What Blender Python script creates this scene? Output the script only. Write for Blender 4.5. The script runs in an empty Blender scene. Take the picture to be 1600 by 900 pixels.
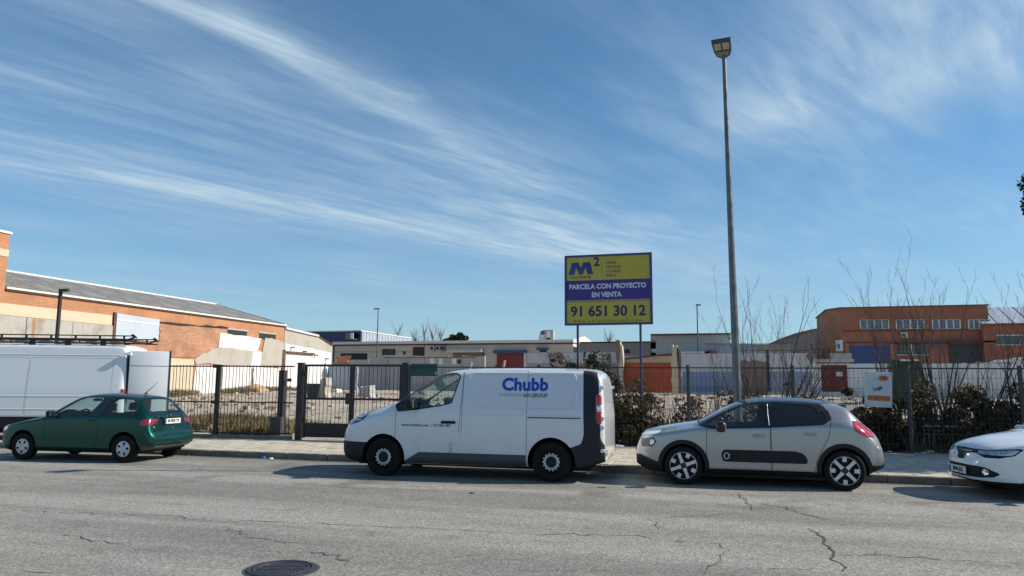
import bpy, bmesh, math, random
import numpy as np
from mathutils import Matrix, Vector
random.seed(7); RNG = np.random.default_rng(11)
S = bpy.context.scene; C = S.collection; PI = math.pi
# ------------------------------------------------------------------ camera
F_PX, EYE, HOR, ROLL, YAW = 1170.0, 1.66, 601.0, math.radians(0.4), math.radians(16.5)
PITCH = math.atan((HOR-450)/F_PX)
cam_d = bpy.data.cameras.new('camera'); cam = bpy.data.objects.new('camera', cam_d); C.objects.link(cam)
cam_d.sensor_width = 36; cam_d.lens = 36*F_PX/1600; cam_d.clip_end = 3000; cam_d.clip_start = 0.1
cam.matrix_world = Matrix.Translation((0, 0, EYE)) @ Matrix.Rotation(YAW, 4, 'Z') @ Matrix.Rotation(PI/2+PITCH, 4, 'X') @ Matrix.Rotation(ROLL, 4, 'Z')
S.camera = cam
# ------------------------------------------------------------------ light
SUN_DIR = Vector((1.4, 0.45, 1.0)).normalized()          # towards the sun
SUN_EL = math.asin(SUN_DIR.z); SUN_AZ = math.atan2(SUN_DIR.x, SUN_DIR.y)
sun_d = bpy.data.lights.new('sun', 'SUN'); sun = bpy.data.objects.new('sun', sun_d); C.objects.link(sun)
sun_d.energy = 4.9; sun_d.angle = math.radians(0.5); sun_d.color = (1.0, 0.93, 0.82)
sun.rotation_euler = SUN_DIR.to_track_quat('Z', 'Y').to_euler(); sun.location = (20, 10, 30)
S.view_settings.view_transform = 'Standard'; S.view_settings.look = 'None'
S.view_settings.exposure = 0.22; S.view_settings.gamma = 1.0
S.cycles.max_bounces = 8; S.cycles.transparent_max_bounces = 24; S.cycles.use_denoising = True
W = bpy.data.worlds.new('World'); S.world = W; W.use_nodes = True
class NT:
    """small helper for building node trees"""
    def __init__(s, tree): s.t = tree; s.l = tree.links
    def n(s, typ, **kw):
        o = s.t.nodes.new(typ)
        for k, v in kw.items(): setattr(o, k, v)
        return o
    def put(s, sock, v):
        if isinstance(v, bpy.types.NodeSocket): s.l.new(v, sock)
        else: sock.default_value = v
    def m(s, op, a, b=None, c=None, clamp=False):
        o = s.n('ShaderNodeMath', operation=op, use_clamp=clamp)
        for i, v in enumerate((a, b, c)):
            if v is not None: s.put(o.inputs[i], v)
        return o.outputs[0]
    def vm(s, op, a, b=None, scale=None):
        o = s.n('ShaderNodeVectorMath', operation=op)
        s.put(o.inputs[0], a)
        if b is not None: s.put(o.inputs[1], b)
        if scale is not None: s.put(o.inputs['Scale'], scale)
        return o.outputs['Value'] if op in ('DOT_PRODUCT', 'LENGTH', 'DISTANCE') else o.outputs[0]
    def noise(s, vec, scale, detail=4, rough=.55, dist=0.0):
        o = s.n('ShaderNodeTexNoise'); s.put(o.inputs['Vector'], vec)
        o.inputs['Scale'].default_value = scale; o.inputs['Detail'].default_value = detail
        o.inputs['Roughness'].default_value = rough; o.inputs['Distortion'].default_value = dist
        return o.outputs[0]
    def ramp(s, fac, a, b, lo=0.0, hi=1.0, smooth=True):
        o = s.n('ShaderNodeMapRange', interpolation_type='SMOOTHSTEP' if smooth else 'LINEAR')
        s.put(o.inputs[0], fac)
        for i, v in zip((1, 2, 3, 4), (a, b, lo, hi)): o.inputs[i].default_value = v
        return o.outputs[0]
    def mix(s, fac, a, b, blend='MIX'):
        o = s.n('ShaderNodeMix', data_type='RGBA', blend_type=blend)
        s.put(o.inputs[0], fac)
        for k, v in ((6, a), (7, b)):
            s.put(o.inputs[k], v if isinstance(v, bpy.types.NodeSocket) else (*v[:3], 1))
        return o.outputs[2]
wt = NT(W.node_tree); W.node_tree.nodes.clear()
sky = wt.n('ShaderNodeTexSky', sky_type='NISHITA'); sky.sun_disc = False
sky.sun_elevation = SUN_EL; sky.sun_rotation = SUN_AZ; sky.altitude = 600; sky.air_density = 1.0; sky.dust_density = 0.25; sky.ozone_density = 1.2
tc = wt.n('ShaderNodeTexCoord'); dirv = wt.vm('NORMALIZE', tc.outputs['Generated'])
sp = wt.n('ShaderNodeSeparateXYZ'); wt.l.new(dirv, sp.inputs[0])
zc = wt.m('MAXIMUM', sp.outputs[2], 0.02)
cx, cy = wt.m('DIVIDE', sp.outputs[0], zc), wt.m('DIVIDE', sp.outputs[1], zc)
cmb = wt.n('ShaderNodeCombineXYZ'); wt.l.new(cx, cmb.inputs[0]); wt.l.new(cy, cmb.inputs[1])
P2 = cmb.outputs[0]                                       # where the view ray meets the cirrus layer
us, vs = (0.40, 0.917), (0.917, -0.40)                    # wind direction and across it
uu = wt.vm('DOT_PRODUCT', P2, (*us, 0)); vv = wt.vm('DOT_PRODUCT', P2, (*vs, 0))
def comb(a, b):
    o = wt.n('ShaderNodeCombineXYZ'); wt.put(o.inputs[0], a); wt.put(o.inputs[1], b); return o.outputs[0]
fib = wt.noise(comb(wt.m('MULTIPLY', uu, 0.9), wt.m('MULTIPLY', vv, 4.2)), 1.5, 6, .55, .5)      # fibres
big = wt.noise(comb(wt.m('MULTIPLY', uu, 0.5), wt.m('MULTIPLY', vv, 1.0)), 1.1, 4, .5, .3)        # patches
fine = wt.noise(comb(wt.m('MULTIPLY', uu, 2.2), wt.m('MULTIPLY', vv, 11.0)), 1.6, 5, .55, .4)
veil = wt.m('MULTIPLY', wt.ramp(big, .36, .72), wt.ramp(fib, .30, .80))
cloud = wt.m('ADD', wt.m('MULTIPLY', veil, 0.26), wt.m('MULTIPLY_ADD', wt.ramp(big, .25, .75), .10, .02))
warp = wt.n('ShaderNodeTexNoise'); wt.l.new(P2, warp.inputs['Vector']); warp.inputs['Scale'].default_value = 1.7; warp.inputs['Detail'].default_value = 5
wofs = wt.vm('SCALE', wt.vm('SUBTRACT', warp.outputs['Color'], (.5, .5, .5)), scale=0.22)
PW = wt.vm('ADD', P2, wofs)
def streak(ax, ay, bx, by, w0, amp, cloud):
    """one long cirrus streak of the cloud layer"""
    pa = wt.vm('SUBTRACT', PW, (ax, ay, 0)); ba = (bx-ax, by-ay, 0); L2 = ba[0]**2+ba[1]**2
    h = wt.m('DIVIDE', wt.vm('DOT_PRODUCT', pa, ba), L2, clamp=True)
    o = wt.n('ShaderNodeVectorMath', operation='SCALE'); o.inputs[0].default_value = ba; wt.l.new(h, o.inputs['Scale'])
    d = wt.vm('LENGTH', wt.vm('MULTIPLY', wt.vm('SUBTRACT', pa, o.outputs[0]), (1, 1, 0)))
    g = wt.m('EXPONENT', wt.m('MULTIPLY', wt.m('POWER', wt.m('DIVIDE', d, w0), 1.15), -1.0))
    tex = wt.m('ADD', wt.m('ADD', wt.m('MULTIPLY', wt.ramp(fib, .25, .75), .55), .22), wt.m('MULTIPLY', wt.ramp(fine, .3, .75), .25))
    return wt.m('ADD', cloud, wt.m('MULTIPLY', wt.m('MULTIPLY', g, tex), amp))
STREAKS = [  # ends, half width and strength of the long cirrus streaks, in units of the layer's height
 (-1.45,1.45,-1.05,2.35,.07,.48), (-1.35,1.75,-1.10,2.75,.13,.42), (-3.3,2.2,-2.0,4.4,.22,.40), (-2.6,3.2,-1.2,5.7,.44,.60),
 (-2.4,1.6,-1.3,3.4,.55,.30), (-1.2,4.0,-.95,5.6,.22,.60), (.15,2.9,.45,1.7,.26,.44), (.7,2.6,.95,1.6,.40,.52), (-1.1,2.9,-.95,3.6,.09,.28), (-1.0,5.0,-.1,6.8,.45,.40), (.45,3.4,.6,4.0,.12,.22)]
CLOUD_COL = (4.9, 6.2, 7.1); SKY_STRENGTH = 0.10
for st in STREAKS: cloud = streak(*st, cloud)
cloud = wt.m('MINIMUM', wt.m('MULTIPLY', cloud, wt.ramp(sp.outputs[2], 0.015, 0.12)), 0.85)
skyc = wt.n('ShaderNodeHueSaturation'); wt.l.new(sky.outputs[0], skyc.inputs['Color']); skyc.inputs['Saturation'].default_value = 1.12
col = wt.mix(cloud, wt.mix(1.0, skyc.outputs[0], (.62, .95, 1.07), 'MULTIPLY'), CLOUD_COL)
col = wt.mix(wt.ramp(sp.outputs[2], .0, .32, .50, .0), col, (3.5, 4.35, 5.7))       # thin haze low in the sky, all round
bg = wt.n('ShaderNodeBackground'); wt.l.new(col, bg.inputs[0]); bg.inputs[1].default_value = SKY_STRENGTH
wo = wt.n('ShaderNodeOutputWorld'); wt.l.new(bg.outputs[0], wo.inputs[0])
# ------------------------------------------------------------------ turning what the survey of the photo gives into world points
def ray(px, py):
    u, v = px-800, 450-py; c, t = math.cos(ROLL), math.sin(ROLL)
    u, v = u*c-v*t, u*t+v*c
    up = v*math.cos(PITCH)+F_PX*math.sin(PITCH); fw = F_PX*math.cos(PITCH)-v*math.sin(PITCH)
    return Vector((u*math.cos(YAW)-fw*math.sin(YAW), u*math.sin(YAW)+fw*math.cos(YAW), up))
O = Vector((0, 0, EYE))
def AZ(px, py, z=0.0): d = ray(px, py); return O + d*((z-EYE)/d.z)
def AY(px, py, y): d = ray(px, py); return O + d*(y/d.y)
def PROJ(P):
    """world points (n,3) -> picture columns and rows"""
    P = np.asarray(P, float)-[0, 0, EYE]; u = P[:, 0]*math.cos(YAW)+P[:, 1]*math.sin(YAW); f = -P[:, 0]*math.sin(YAW)+P[:, 1]*math.cos(YAW); q = math.cos(PITCH)*f+math.sin(PITCH)*P[:, 2]; w = (-math.sin(PITCH)*f+math.cos(PITCH)*P[:, 2])/q*F_PX; u = u/q*F_PX
    return 800+u*math.cos(ROLL)+w*math.sin(ROLL), 450+u*math.sin(ROLL)-w*math.cos(ROLL)
def AX(px, py, x): d = ray(px, py); return O + d*(x/d.x)
# ------------------------------------------------------------------ objects
def link(name, data, parent=None):
    o = bpy.data.objects.new(name, data); C.objects.link(o)
    if parent is not None: o.parent = parent
    return o
def tag(o, label=None, cat=None, group=None, kind=None):
    for k, v in (('label', label), ('category', cat), ('group', group), ('kind', kind)):
        if v: o[k] = v
    return o
def empty(name, loc, rz=0.0, label=None, cat=None, group=None, rx=0.0, ry=0.0):
    o = link(name, None); o.location = loc; o.rotation_euler = (rx, ry, rz); o.empty_display_size = .2
    return tag(o, label, cat, group)
class MB:
    """collects shapes and links them as ONE mesh object"""
    def __init__(s): s.v = []; s.f = []; s.mi = []; s.cur = 0
    def add(s, vs, fs):
        b = len(s.v); s.v += [tuple(p) for p in vs]; s.f += [tuple(b+i for i in f) for f in fs]; s.mi += [s.cur]*len(fs); return s
    def box(s, x0, x1, y0, y1, z0, z1, bev=0.0):
        if bev <= 0:
            vs = [(x, y, z) for x in (x0, x1) for y in (y0, y1) for z in (z0, z1)]
            return s.add(vs, [(0,1,3,2),(4,6,7,5),(0,4,5,1),(2,3,7,6),(0,2,6,4),(1,5,7,3)])
        b = min(bev, (x1-x0)*.49, (y1-y0)*.49, (z1-z0)*.49); bm = bmesh.new()
        m = bmesh.ops.create_cube(bm, size=1)['verts']
        for v in m: v.co = Vector((x0 if v.co.x < 0 else x1, y0 if v.co.y < 0 else y1, z0 if v.co.z < 0 else z1))
        bmesh.ops.bevel(bm, geom=bm.edges[:], offset=b, segments=2, affect='EDGES', profile=.5)
        bm.verts.index_update(); s.add([v.co[:] for v in bm.verts], [[v.index for v in f.verts] for f in bm.faces]); bm.free(); return s
    def obox(s, c, ax, ay, az, hx, hy, hz):
        c, ax, ay, az = Vector(c), Vector(ax), Vector(ay), Vector(az)
        vs = [c+ax*(hx*i)+ay*(hy*j)+az*(hz*k) for i in (-1, 1) for j in (-1, 1) for k in (-1, 1)]
        return s.add(vs, [(0,1,3,2),(4,6,7,5),(0,4,5,1),(2,3,7,6),(0,2,6,4),(1,5,7,3)])
    def tube(s, pts, rad, n=6, cap=True):
        pts = [Vector(p) for p in pts]; rs = rad if hasattr(rad, '__len__') else [rad]*len(pts); b = len(s.v); prev = None
        for i, p in enumerate(pts):
            d = (pts[min(i+1, len(pts)-1)]-pts[max(i-1, 0)]).normalized()
            if prev is None: a = d.orthogonal().normalized()
            else: a = (prev - d*prev.dot(d)).normalized()
            prev = a; c = d.cross(a)
            s.v += [tuple(p+(a*math.cos(2*PI*k/n)+c*math.sin(2*PI*k/n))*rs[i]) for k in range(n)]
        fs = [(b+i*n+k, b+i*n+(k+1) % n, b+(i+1)*n+(k+1) % n, b+(i+1)*n+k) for i in range(len(pts)-1) for k in range(n)]
        if cap: fs += [tuple(b+k for k in reversed(range(n))), tuple(b+(len(pts)-1)*n+k for k in range(n))]
        s.f += fs; s.mi += [s.cur]*len(fs); return s
    def lathe(s, prof, n=24, axis='z', c=(0, 0, 0), close=False):
        """prof: list of (radius, height along axis)"""
        vs = []
        for r, h in prof:
            for k in range(n):
                a = 2*PI*k/n; u, v = r*math.cos(a), r*math.sin(a)
                vs.append({'z': (c[0]+u, c[1]+v, c[2]+h), 'y': (c[0]+u, c[1]+h, c[2]+v), 'x': (c[0]+h, c[1]+u, c[2]+v)}[axis])
        m = len(prof); rng = m if close else m-1
        return s.add(vs, [(i*n+k, i*n+(k+1) % n, ((i+1) % m)*n+(k+1) % n, ((i+1) % m)*n+k) for i in range(rng) for k in range(n)])
    def prism(s, poly, a0, a1, plane='xz'):
        """polygon in a plane pushed from a0 to a1 along the third axis"""
        def P(u, v, w): return {'xz': (u, w, v), 'xy': (u, v, w), 'yz': (w, u, v)}[plane]
        n = len(poly); vs = [P(u, v, a0) for u, v in poly]+[P(u, v, a1) for u, v in poly]
        return s.add(vs, [tuple(range(n)), tuple(range(2*n-1, n-1, -1))]+[(i, i+n, (i+1) % n+n, (i+1) % n) for i in range(n)])
    def build(s, name, mats, parent=None, smooth=False, kind=None, fix=True, angle=None):
        me = bpy.data.meshes.new(name); me.from_pydata(s.v, [], s.f)
        for m in (mats if isinstance(mats, (list, tuple)) else [mats]): me.materials.append(m)
        if any(s.mi): me.polygons.foreach_set('material_index', s.mi)
        if fix:
            bm = bmesh.new(); bm.from_mesh(me); bmesh.ops.recalc_face_normals(bm, faces=bm.faces[:]); bm.to_mesh(me); bm.free()
        if smooth or angle:
            me.polygons.foreach_set('use_smooth', [True]*len(me.polygons))
            if angle or smooth is True: me.set_sharp_from_angle(angle=math.radians(angle or 40))
        me.update(); o = link(name, me, parent)
        if kind: o['kind'] = kind
        return o
def part(name, mats, parent, fn, **kw):
    m = MB(); fn(m); return m.build(name, mats, parent, **kw)
def bx(name, mats, parent, *a, bev=0.0, **kw): return MB().box(*a, bev=bev).build(name, mats, parent, **kw)
def text_mesh(name, txt, size, m, parent, matrix, bold=0.0, depth=0.002, align='CENTER', sx=1.0, space=1.0, shear=0.0):
    cu = bpy.data.curves.new(name, 'FONT'); cu.body = txt; cu.size = size; cu.offset = bold; cu.extrude = depth
    cu.align_x = align; cu.align_y = 'CENTER'; cu.space_character = space; cu.shear = shear; cu.resolution_u = 3
    tmp = bpy.data.objects.new('tmp', cu); C.objects.link(tmp)
    me = bpy.data.meshes.new_from_object(tmp.evaluated_get(bpy.context.evaluated_depsgraph_get()))
    bpy.data.objects.remove(tmp); bpy.data.curves.remove(cu); me.name = name
    if sx != 1: me.transform(Matrix.Diagonal((sx, 1, 1, 1)))
    me.transform(matrix); me.materials.clear(); me.materials.append(m)
    return link(name, me, parent)
# ------------------------------------------------------------------ materials
def base_mat(name):
    m = bpy.data.materials.new(name); m.use_nodes = True; t = NT(m.node_tree); b = m.node_tree.nodes['Principled BSDF']; return m, t, b
def lum(c, k): return tuple(max(0, min(1, x*k)) for x in c)
def mat(name, col, rough=.7, var=.12, scale=6.0, bump=0.0, bscale=40.0, metal=0.0, coat=0.0, spec=.5, col2=None, island=0.0, detail=5, bdist=.02):
    m, t, b = base_mat(name); tc = t.n('ShaderNodeTexCoord').outputs['Object']
    nz = t.noise(tc, scale, detail, .6); f = t.ramp(nz, .3, .7)
    c = t.mix(f, lum(col, 1-var), col2 or lum(col, 1+var))
    if island:
        g = t.n('ShaderNodeNewGeometry').outputs['Random Per Island']
        c = t.mix(1.0, c, t.mix(g, (1-island,)*3, (1+island,)*3), 'MULTIPLY')
    t.l.new(c, b.inputs['Base Color']); b.inputs['Metallic'].default_value = metal
    t.l.new(t.ramp(nz, .3, .7, max(0, rough-.06), min(1, rough+.06)), b.inputs['Roughness'])
    b.inputs['Coat Weight'].default_value = coat; b.inputs['Coat Roughness'].default_value = .04; b.inputs['Specular IOR Level'].default_value = spec
    if bump:
        bn = t.n('ShaderNodeBump'); bn.inputs['Strength'].default_value = bump; bn.inputs['Distance'].default_value = bdist
        t.l.new(t.noise(tc, bscale, 5, .65), bn.inputs['Height']); t.l.new(bn.outputs[0], b.inputs['Normal'])
    return m
def paint_mat(name, col, metal=0.0, rough=.35, dirt=(.30, .27, .22), dirty=.5, coat=1.0):
    """car paint under clear coat with road film thickening towards the sills"""
    m, t, b = base_mat(name); tc = t.n('ShaderNodeTexCoord').outputs['Object']
    s3 = t.n('ShaderNodeSeparateXYZ'); t.l.new(tc, s3.inputs[0])
    low = t.ramp(s3.outputs[2], .25, .75, 1.0, 0.12)
    d = t.m('MULTIPLY', t.m('MULTIPLY', t.ramp(t.noise(tc, 3.0, 6, .65), .35, .75), low), dirty)
    c = t.mix(d, t.mix(t.noise(tc, 1.3, 2), lum(col, .97), lum(col, 1.03)), dirt)
    t.l.new(c, b.inputs['Base Color']); b.inputs['Metallic'].default_value = metal
    t.l.new(t.m('ADD', t.m('MULTIPLY', d, .4), rough, clamp=True), b.inputs['Roughness'])
    b.inputs['Coat Weight'].default_value = coat
    t.l.new(t.m('ADD', t.m('MULTIPLY', d, .5), .04, clamp=True), b.inputs['Coat Roughness'])
    return m
def glass_mat(name, tint, refl=(1, 1, 1), rough=.02, dust=.05):
    m, t, b = base_mat(name); m.node_tree.nodes.remove(b)
    tr = t.n('ShaderNodeBsdfTransparent'); tr.inputs[0].default_value = (*tint, 1)
    gl = t.n('ShaderNodeBsdfGlossy'); gl.inputs[0].default_value = (*refl, 1); gl.inputs['Roughness'].default_value = rough
    df = t.n('ShaderNodeBsdfDiffuse'); df.inputs[0].default_value = (.45, .44, .42, 1)
    ge = t.n('ShaderNodeNewGeometry'); c_ = t.m('ABSOLUTE', t.vm('DOT_PRODUCT', ge.outputs['Normal'], ge.outputs['Incoming'])); fr = t.m('MULTIPLY_ADD', t.m('POWER', t.m('SUBTRACT', 1.0, c_, clamp=True), 5.0), .92, .06)
    m1 = t.n('ShaderNodeMixShader'); t.l.new(fr, m1.inputs[0]); t.l.new(tr.outputs[0], m1.inputs[1]); t.l.new(gl.outputs[0], m1.inputs[2])
    m2 = t.n('ShaderNodeMixShader'); m2.inputs[0].default_value = dust; t.l.new(m1.outputs[0], m2.inputs[1]); t.l.new(df.outputs[0], m2.inputs[2])
    t.l.new(m2.outputs[0], m.node_tree.nodes['Material Output'].inputs[0]); return m
def brick_mat(name, c1, c2, mortar, axis='x', bw=.25, rh=.075, var=.25, bump=.5):
    m, t, b = base_mat(name); tc = t.n('ShaderNodeTexCoord').outputs['Object']
    s3 = t.n('ShaderNodeSeparateXYZ'); t.l.new(tc, s3.inputs[0]); o = t.n('ShaderNodeCombineXYZ')
    t.l.new(s3.outputs[0 if axis == 'x' else 1], o.inputs[0]); t.l.new(s3.outputs[2], o.inputs[1])
    br = t.n('ShaderNodeTexBrick'); t.l.new(o.outputs[0], br.inputs['Vector']); br.inputs['Scale'].default_value = 1
    br.inputs['Brick Width'].default_value = bw; br.inputs['Row Height'].default_value = rh; br.inputs['Mortar Size'].default_value = .008
    br.inputs['Color1'].default_value = (*c1, 1); br.inputs['Color2'].default_value = (*c2, 1); br.inputs['Mortar'].default_value = (*mortar, 1)
    w = t.mix(t.ramp(t.noise(tc, .6, 6, .65), .3, .7), (1-var,)*3, (1+var*.6,)*3)
    t.l.new(t.mix(1.0, br.outputs[0], w, 'MULTIPLY'), b.inputs['Base Color']); b.inputs['Roughness'].default_value = .9
    bn = t.n('ShaderNodeBump'); bn.inputs['Strength'].default_value = bump; bn.inputs['Distance'].default_value = .01
    t.l.new(t.m('SUBTRACT', t.noise(tc, 30, 4), br.outputs['Fac']), bn.inputs['Height']); t.l.new(bn.outputs[0], b.inputs['Normal']); return m
def wall_mat(name, col, stain=(.25, .22, .18), amt=.5, scale=.8, rough=.9, rust=None, rust_amt=0.0):
    """plaster or concrete with patchy grime and runs of rain dirt"""
    m, t, b = base_mat(name); tc = t.n('ShaderNodeTexCoord').outputs['Object']
    mp = t.n('ShaderNodeMapping'); t.l.new(tc, mp.inputs[0]); mp.inputs['Scale'].default_value = (2.5, 2.5, .25)
    runs = t.ramp(t.noise(mp.outputs[0], 1.5, 6, .65), .5, .78); pat = t.ramp(t.noise(tc, scale, 7, .68), .45, .75)
    f = t.m('MULTIPLY', t.m('MAXIMUM', t.m('MULTIPLY', runs, .7), pat), amt)
    c = t.mix(f, t.mix(t.noise(tc, 9, 5, .7), lum(col, .93), lum(col, 1.05)), stain)
    if rust: c = t.mix(t.m('MULTIPLY', t.ramp(t.noise(mp.outputs[0], .55, 3, .5), .56, .74), rust_amt), c, rust)
    t.l.new(c, b.inputs['Base Color']); b.inputs['Roughness'].default_value = rough
    bn = t.n('ShaderNodeBump'); bn.inputs['Strength'].default_value = .35; bn.inputs['Distance'].default_value = .02
    t.l.new(t.noise(tc, 14, 6, .7), bn.inputs['Height']); t.l.new(bn.outputs[0], b.inputs['Normal']); return m
M = {}
M['black_plastic'] = mat('black_plastic', (.012, .0125, .0145), .6, .1, 8, .15, 90, bdist=.003, spec=.3)
M['trim'] = mat('black_trim', (.012, .012, .014), .35, .1)
M['rubber'] = mat('tyre_rubber', (.012, .0115, .011), .9, .2, 12, .3, 80, bdist=.003, spec=.25)
M['void'] = mat('dark_cavity', (.006, .006, .006), .9, .1)
M['interior'] = mat('dark_cloth', (.03, .031, .034), .9, .2, 30)
M['steel'] = mat('bare_steel', (.45, .45, .46), .35, .1, metal=1.0)
M['alloy'] = mat('alloy_silver', (.62, .62, .63), .3, .06, metal=.6)
M['hubcap'] = mat('hubcap_silver', (.50, .51, .53), .38, .15, 10, metal=.35)
M['chrome'] = mat('chrome', (.85, .85, .87), .12, .03, metal=1.0)
M['red_lamp'] = mat('red_lamp_lens', (.42, .012, .014), .12, .15, 20, coat=1)
M['dark_red_lamp'] = mat('smoked_red_lens', (.20, .01, .012), .15, .15, 20, coat=1)
M['amber'] = mat('amber_lens', (.75, .28, .04), .15, .05, coat=1)
M['lamp_white'] = mat('reflector_white', (.75, .78, .82), .15, .1, 30, metal=.5)
M['lamp_dark'] = mat('lamp_housing', (.03, .035, .045), .2, .2, 20, coat=1)
M['plate'] = mat('plate_white', (.72, .72, .70), .4, .06)
M['plate_blue'] = mat('plate_blue', (.02, .06, .35), .4, .05)
M['ink'] = mat('plate_ink', (.015, .015, .017), .5, .05)
M['glass'] = glass_mat('car_glass', (.80, .90, .86), dust=.03)
M['glass_dark'] = glass_mat('smoked_glass', (.10, .11, .12), dust=.03)
M['window'] = mat('building_glass', (.05, .065, .08), .12, .3, 3, spec=.8)
M['black_iron'] = mat('black_painted_iron', (.018, .018, .019), .5, .25, 10, .2, 60, bdist=.003)
M['galv'] = mat('galvanised_steel', (.12, .13, .14), .42, .25, 5, metal=.45)
# ------------------------------------------------------------------ vehicles: a lofted skin, cut into its panels
def curve(pts, n=3):
    p = [np.array(q, float) for q in pts]
    for _ in range(n):
        q = [p[0]]
        for a, b in zip(p[:-1], p[1:]): q += [a*.75+b*.25, a*.25+b*.75]
        p = q+[p[-1]]
    a = np.array(p); return lambda x: np.interp(x, a[:, 0], a[:, 1])
def sdf(px, pz, poly):
    """signed distance to a polygon, negative inside"""
    poly = np.asarray(poly, float); d = np.full(px.shape, 1e9); ins = np.zeros(px.shape, bool); n = len(poly)
    for i in range(n):
        a, b = poly[i], poly[(i+1) % n]; e = b-a
        t = np.clip(((px-a[0])*e[0]+(pz-a[1])*e[1])/max(e@e, 1e-12), 0, 1)
        d = np.minimum(d, np.hypot(px-a[0]-e[0]*t, pz-a[1]-e[1]*t))
        c = ((a[1] <= pz) & (b[1] > pz)) | ((b[1] <= pz) & (a[1] > pz))
        with np.errstate(divide='ignore', invalid='ignore'): xi = a[0]+(pz-a[1])/(b[1]-a[1])*e[0]
        ins ^= c & (px < xi)
    return np.where(ins, -d, d)
class Skin:
    """half of a car body (the side at -y) as a dense skin that fields cut into panels"""
    def __init__(s, L, zt, zb, zs, w, wr, cr, wm=.45, ws=.985, sharp=.05, endbulge=(.02, .02), step=.035):
        s.L = L
        xs = np.unique(np.round(np.concatenate([np.linspace(0, .06, 7), np.linspace(.06, .4, 18), np.arange(.4, L-.4, step), np.linspace(L-.4, L-.06, 18), np.linspace(L-.06, L, 7)]), 5))
        rows = [s.section(x, zt, zb, zs, w, wr, cr, wm, ws, sharp) for x in xs]
        grid = [np.column_stack([np.full(len(r), x), -r[:, 0], r[:, 1]]) for x, r in zip(xs, rows)]
        def cap(g, sgn, bulge):
            out = []; c = (g[:, 2].min()+g[:, 2].max())/2
            for k in (.94, .82, .66, .48, .3, .15, .03):
                h = g.copy(); h[:, 1] *= k; h[:, 2] = c+(h[:, 2]-c)*k; h[:, 0] += sgn*bulge*(1-k*k); out.append(h)
            return out
        grid = cap(grid[0], -1, endbulge[0])[::-1]+grid+cap(grid[-1], 1, endbulge[1])
        s.xs, s.rows = xs, rows
        G = np.array(grid); ni, nj = G.shape[:2]
        s.P = G.reshape(-1, 3); idx = np.arange(ni*nj).reshape(ni, nj)
        q = np.stack([idx[:-1, :-1], idx[1:, :-1], idx[1:, 1:], idx[:-1, 1:]], -1).reshape(-1, 4)
        fn = np.cross(s.P[q[:, 2]]-s.P[q[:, 0]], s.P[q[:, 3]]-s.P[q[:, 1]])
        N = np.zeros_like(s.P)
        for k in range(4): np.add.at(N, q[:, k], fn)
        N[idx[:, 0], 1] = 0; N[idx[:, -1], 1] = 0                 # smooth over the middle of the car
        s.N = N/np.maximum(np.linalg.norm(N, axis=1, keepdims=True), 1e-12)
        mid = s.P[idx[ni//2, nj//2]]
        s.flip = s.N[idx[ni//2, nj//2]] @ np.array([0, -1, 0]) < 0
        if s.flip: s.N = -s.N; q = q[:, ::-1]
        s.F = [tuple(f) for f in q.tolist()]
        s.all = s.F
    @staticmethod
    def section(x, zt, zb, zs, w, wr, cr, wm, ws, sharp):
        T, B, Wd = float(zt(x)), float(zb(x)), float(w(x)); c = float(cr(x)); Wr = min(float(wr(x)), Wd*.97)
        zr = T-c; Sh = min(float(zs(x)), zr-.02); Sh = max(Sh, B+.08); zr = max(zr, Sh+.015); T = max(T, zr+.01)
        zm = B+wm*(Sh-B)
        p = [(0, B), (Wd-.09, B), (Wd-.012, B+min(.09, (Sh-B)*.3)), (Wd, zm), (Wd*ws, Sh), (Wr, zr), (Wr*.55, T-c*.22), (0, T)]
        R = [0, .05, .10, .35, sharp, .09, .3, 0]; M_ = [3, 2, 8, 8, 11, 4, 4]; K = 4
        p = [np.array(a) for a in p]; out = []; ends = []
        for i, a in enumerate(p):
            if R[i] == 0: ends.append((a, a)); continue
            u, v = p[i-1]-a, p[i+1]-a; lu, lv = np.linalg.norm(u)+1e-9, np.linalg.norm(v)+1e-9; r = min(R[i], lu*.46, lv*.46)
            ends.append((a+u/lu*r, a+v/lv*r))
        for i, a in enumerate(p):
            if R[i] == 0: out.append(a)
            else:
                e0, e1 = ends[i]; out += [e0*(1-t)**2+2*a*t*(1-t)+e1*t*t for t in np.linspace(0, 1, K+1)]
            if i < len(p)-1:
                q0, q1 = ends[i][1], ends[i+1][0]; out += [q0+(q1-q0)*k/M_[i] for k in range(1, M_[i])]
        return np.array(out)
    def width(s, x, z):
        i = int(np.clip(np.searchsorted(s.xs, x), 1, len(s.xs)-1)); t = (x-s.xs[i-1])/(s.xs[i]-s.xs[i-1])
        r = s.rows[i-1]*(1-t)+s.rows[i]*t; k = np.arange(4, len(r)-9); return float(np.interp(z, r[k, 1], r[k, 0]))
    def split(s, F, fld):
        """cut the faces F along field 0 -> (inside, outside)"""
        val = fld(s.P, s.N); ins, out = [], []; cache = {}; nP, nN = [], []; base = len(s.P)
        neg = val < 0
        def cutv(a, b):
            k = (a, b) if a < b else (b, a)
            if k not in cache:
                t = val[k[0]]/(val[k[0]]-val[k[1]]); cache[k] = base+len(nP)
                nP.append(s.P[k[0]]*(1-t)+s.P[k[1]]*t); n = s.N[k[0]]*(1-t)+s.N[k[1]]*t; nN.append(n/max(np.linalg.norm(n), 1e-9))
            return cache[k]
        for f in F:
            g = [neg[i] for i in f]
            if all(g): ins.append(f)
            elif not any(g): out.append(f)
            else:
                A, B = [], []; n = len(f)
                for i in range(n):
                    a, b = f[i], f[(i+1) % n]; (A if g[i] else B).append(a)
                    if g[i] != g[(i+1) % n]: c = cutv(a, b); A.append(c); B.append(c)
                if len(A) > 2: ins.append(tuple(A))
                if len(B) > 2: out.append(tuple(B))
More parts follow.
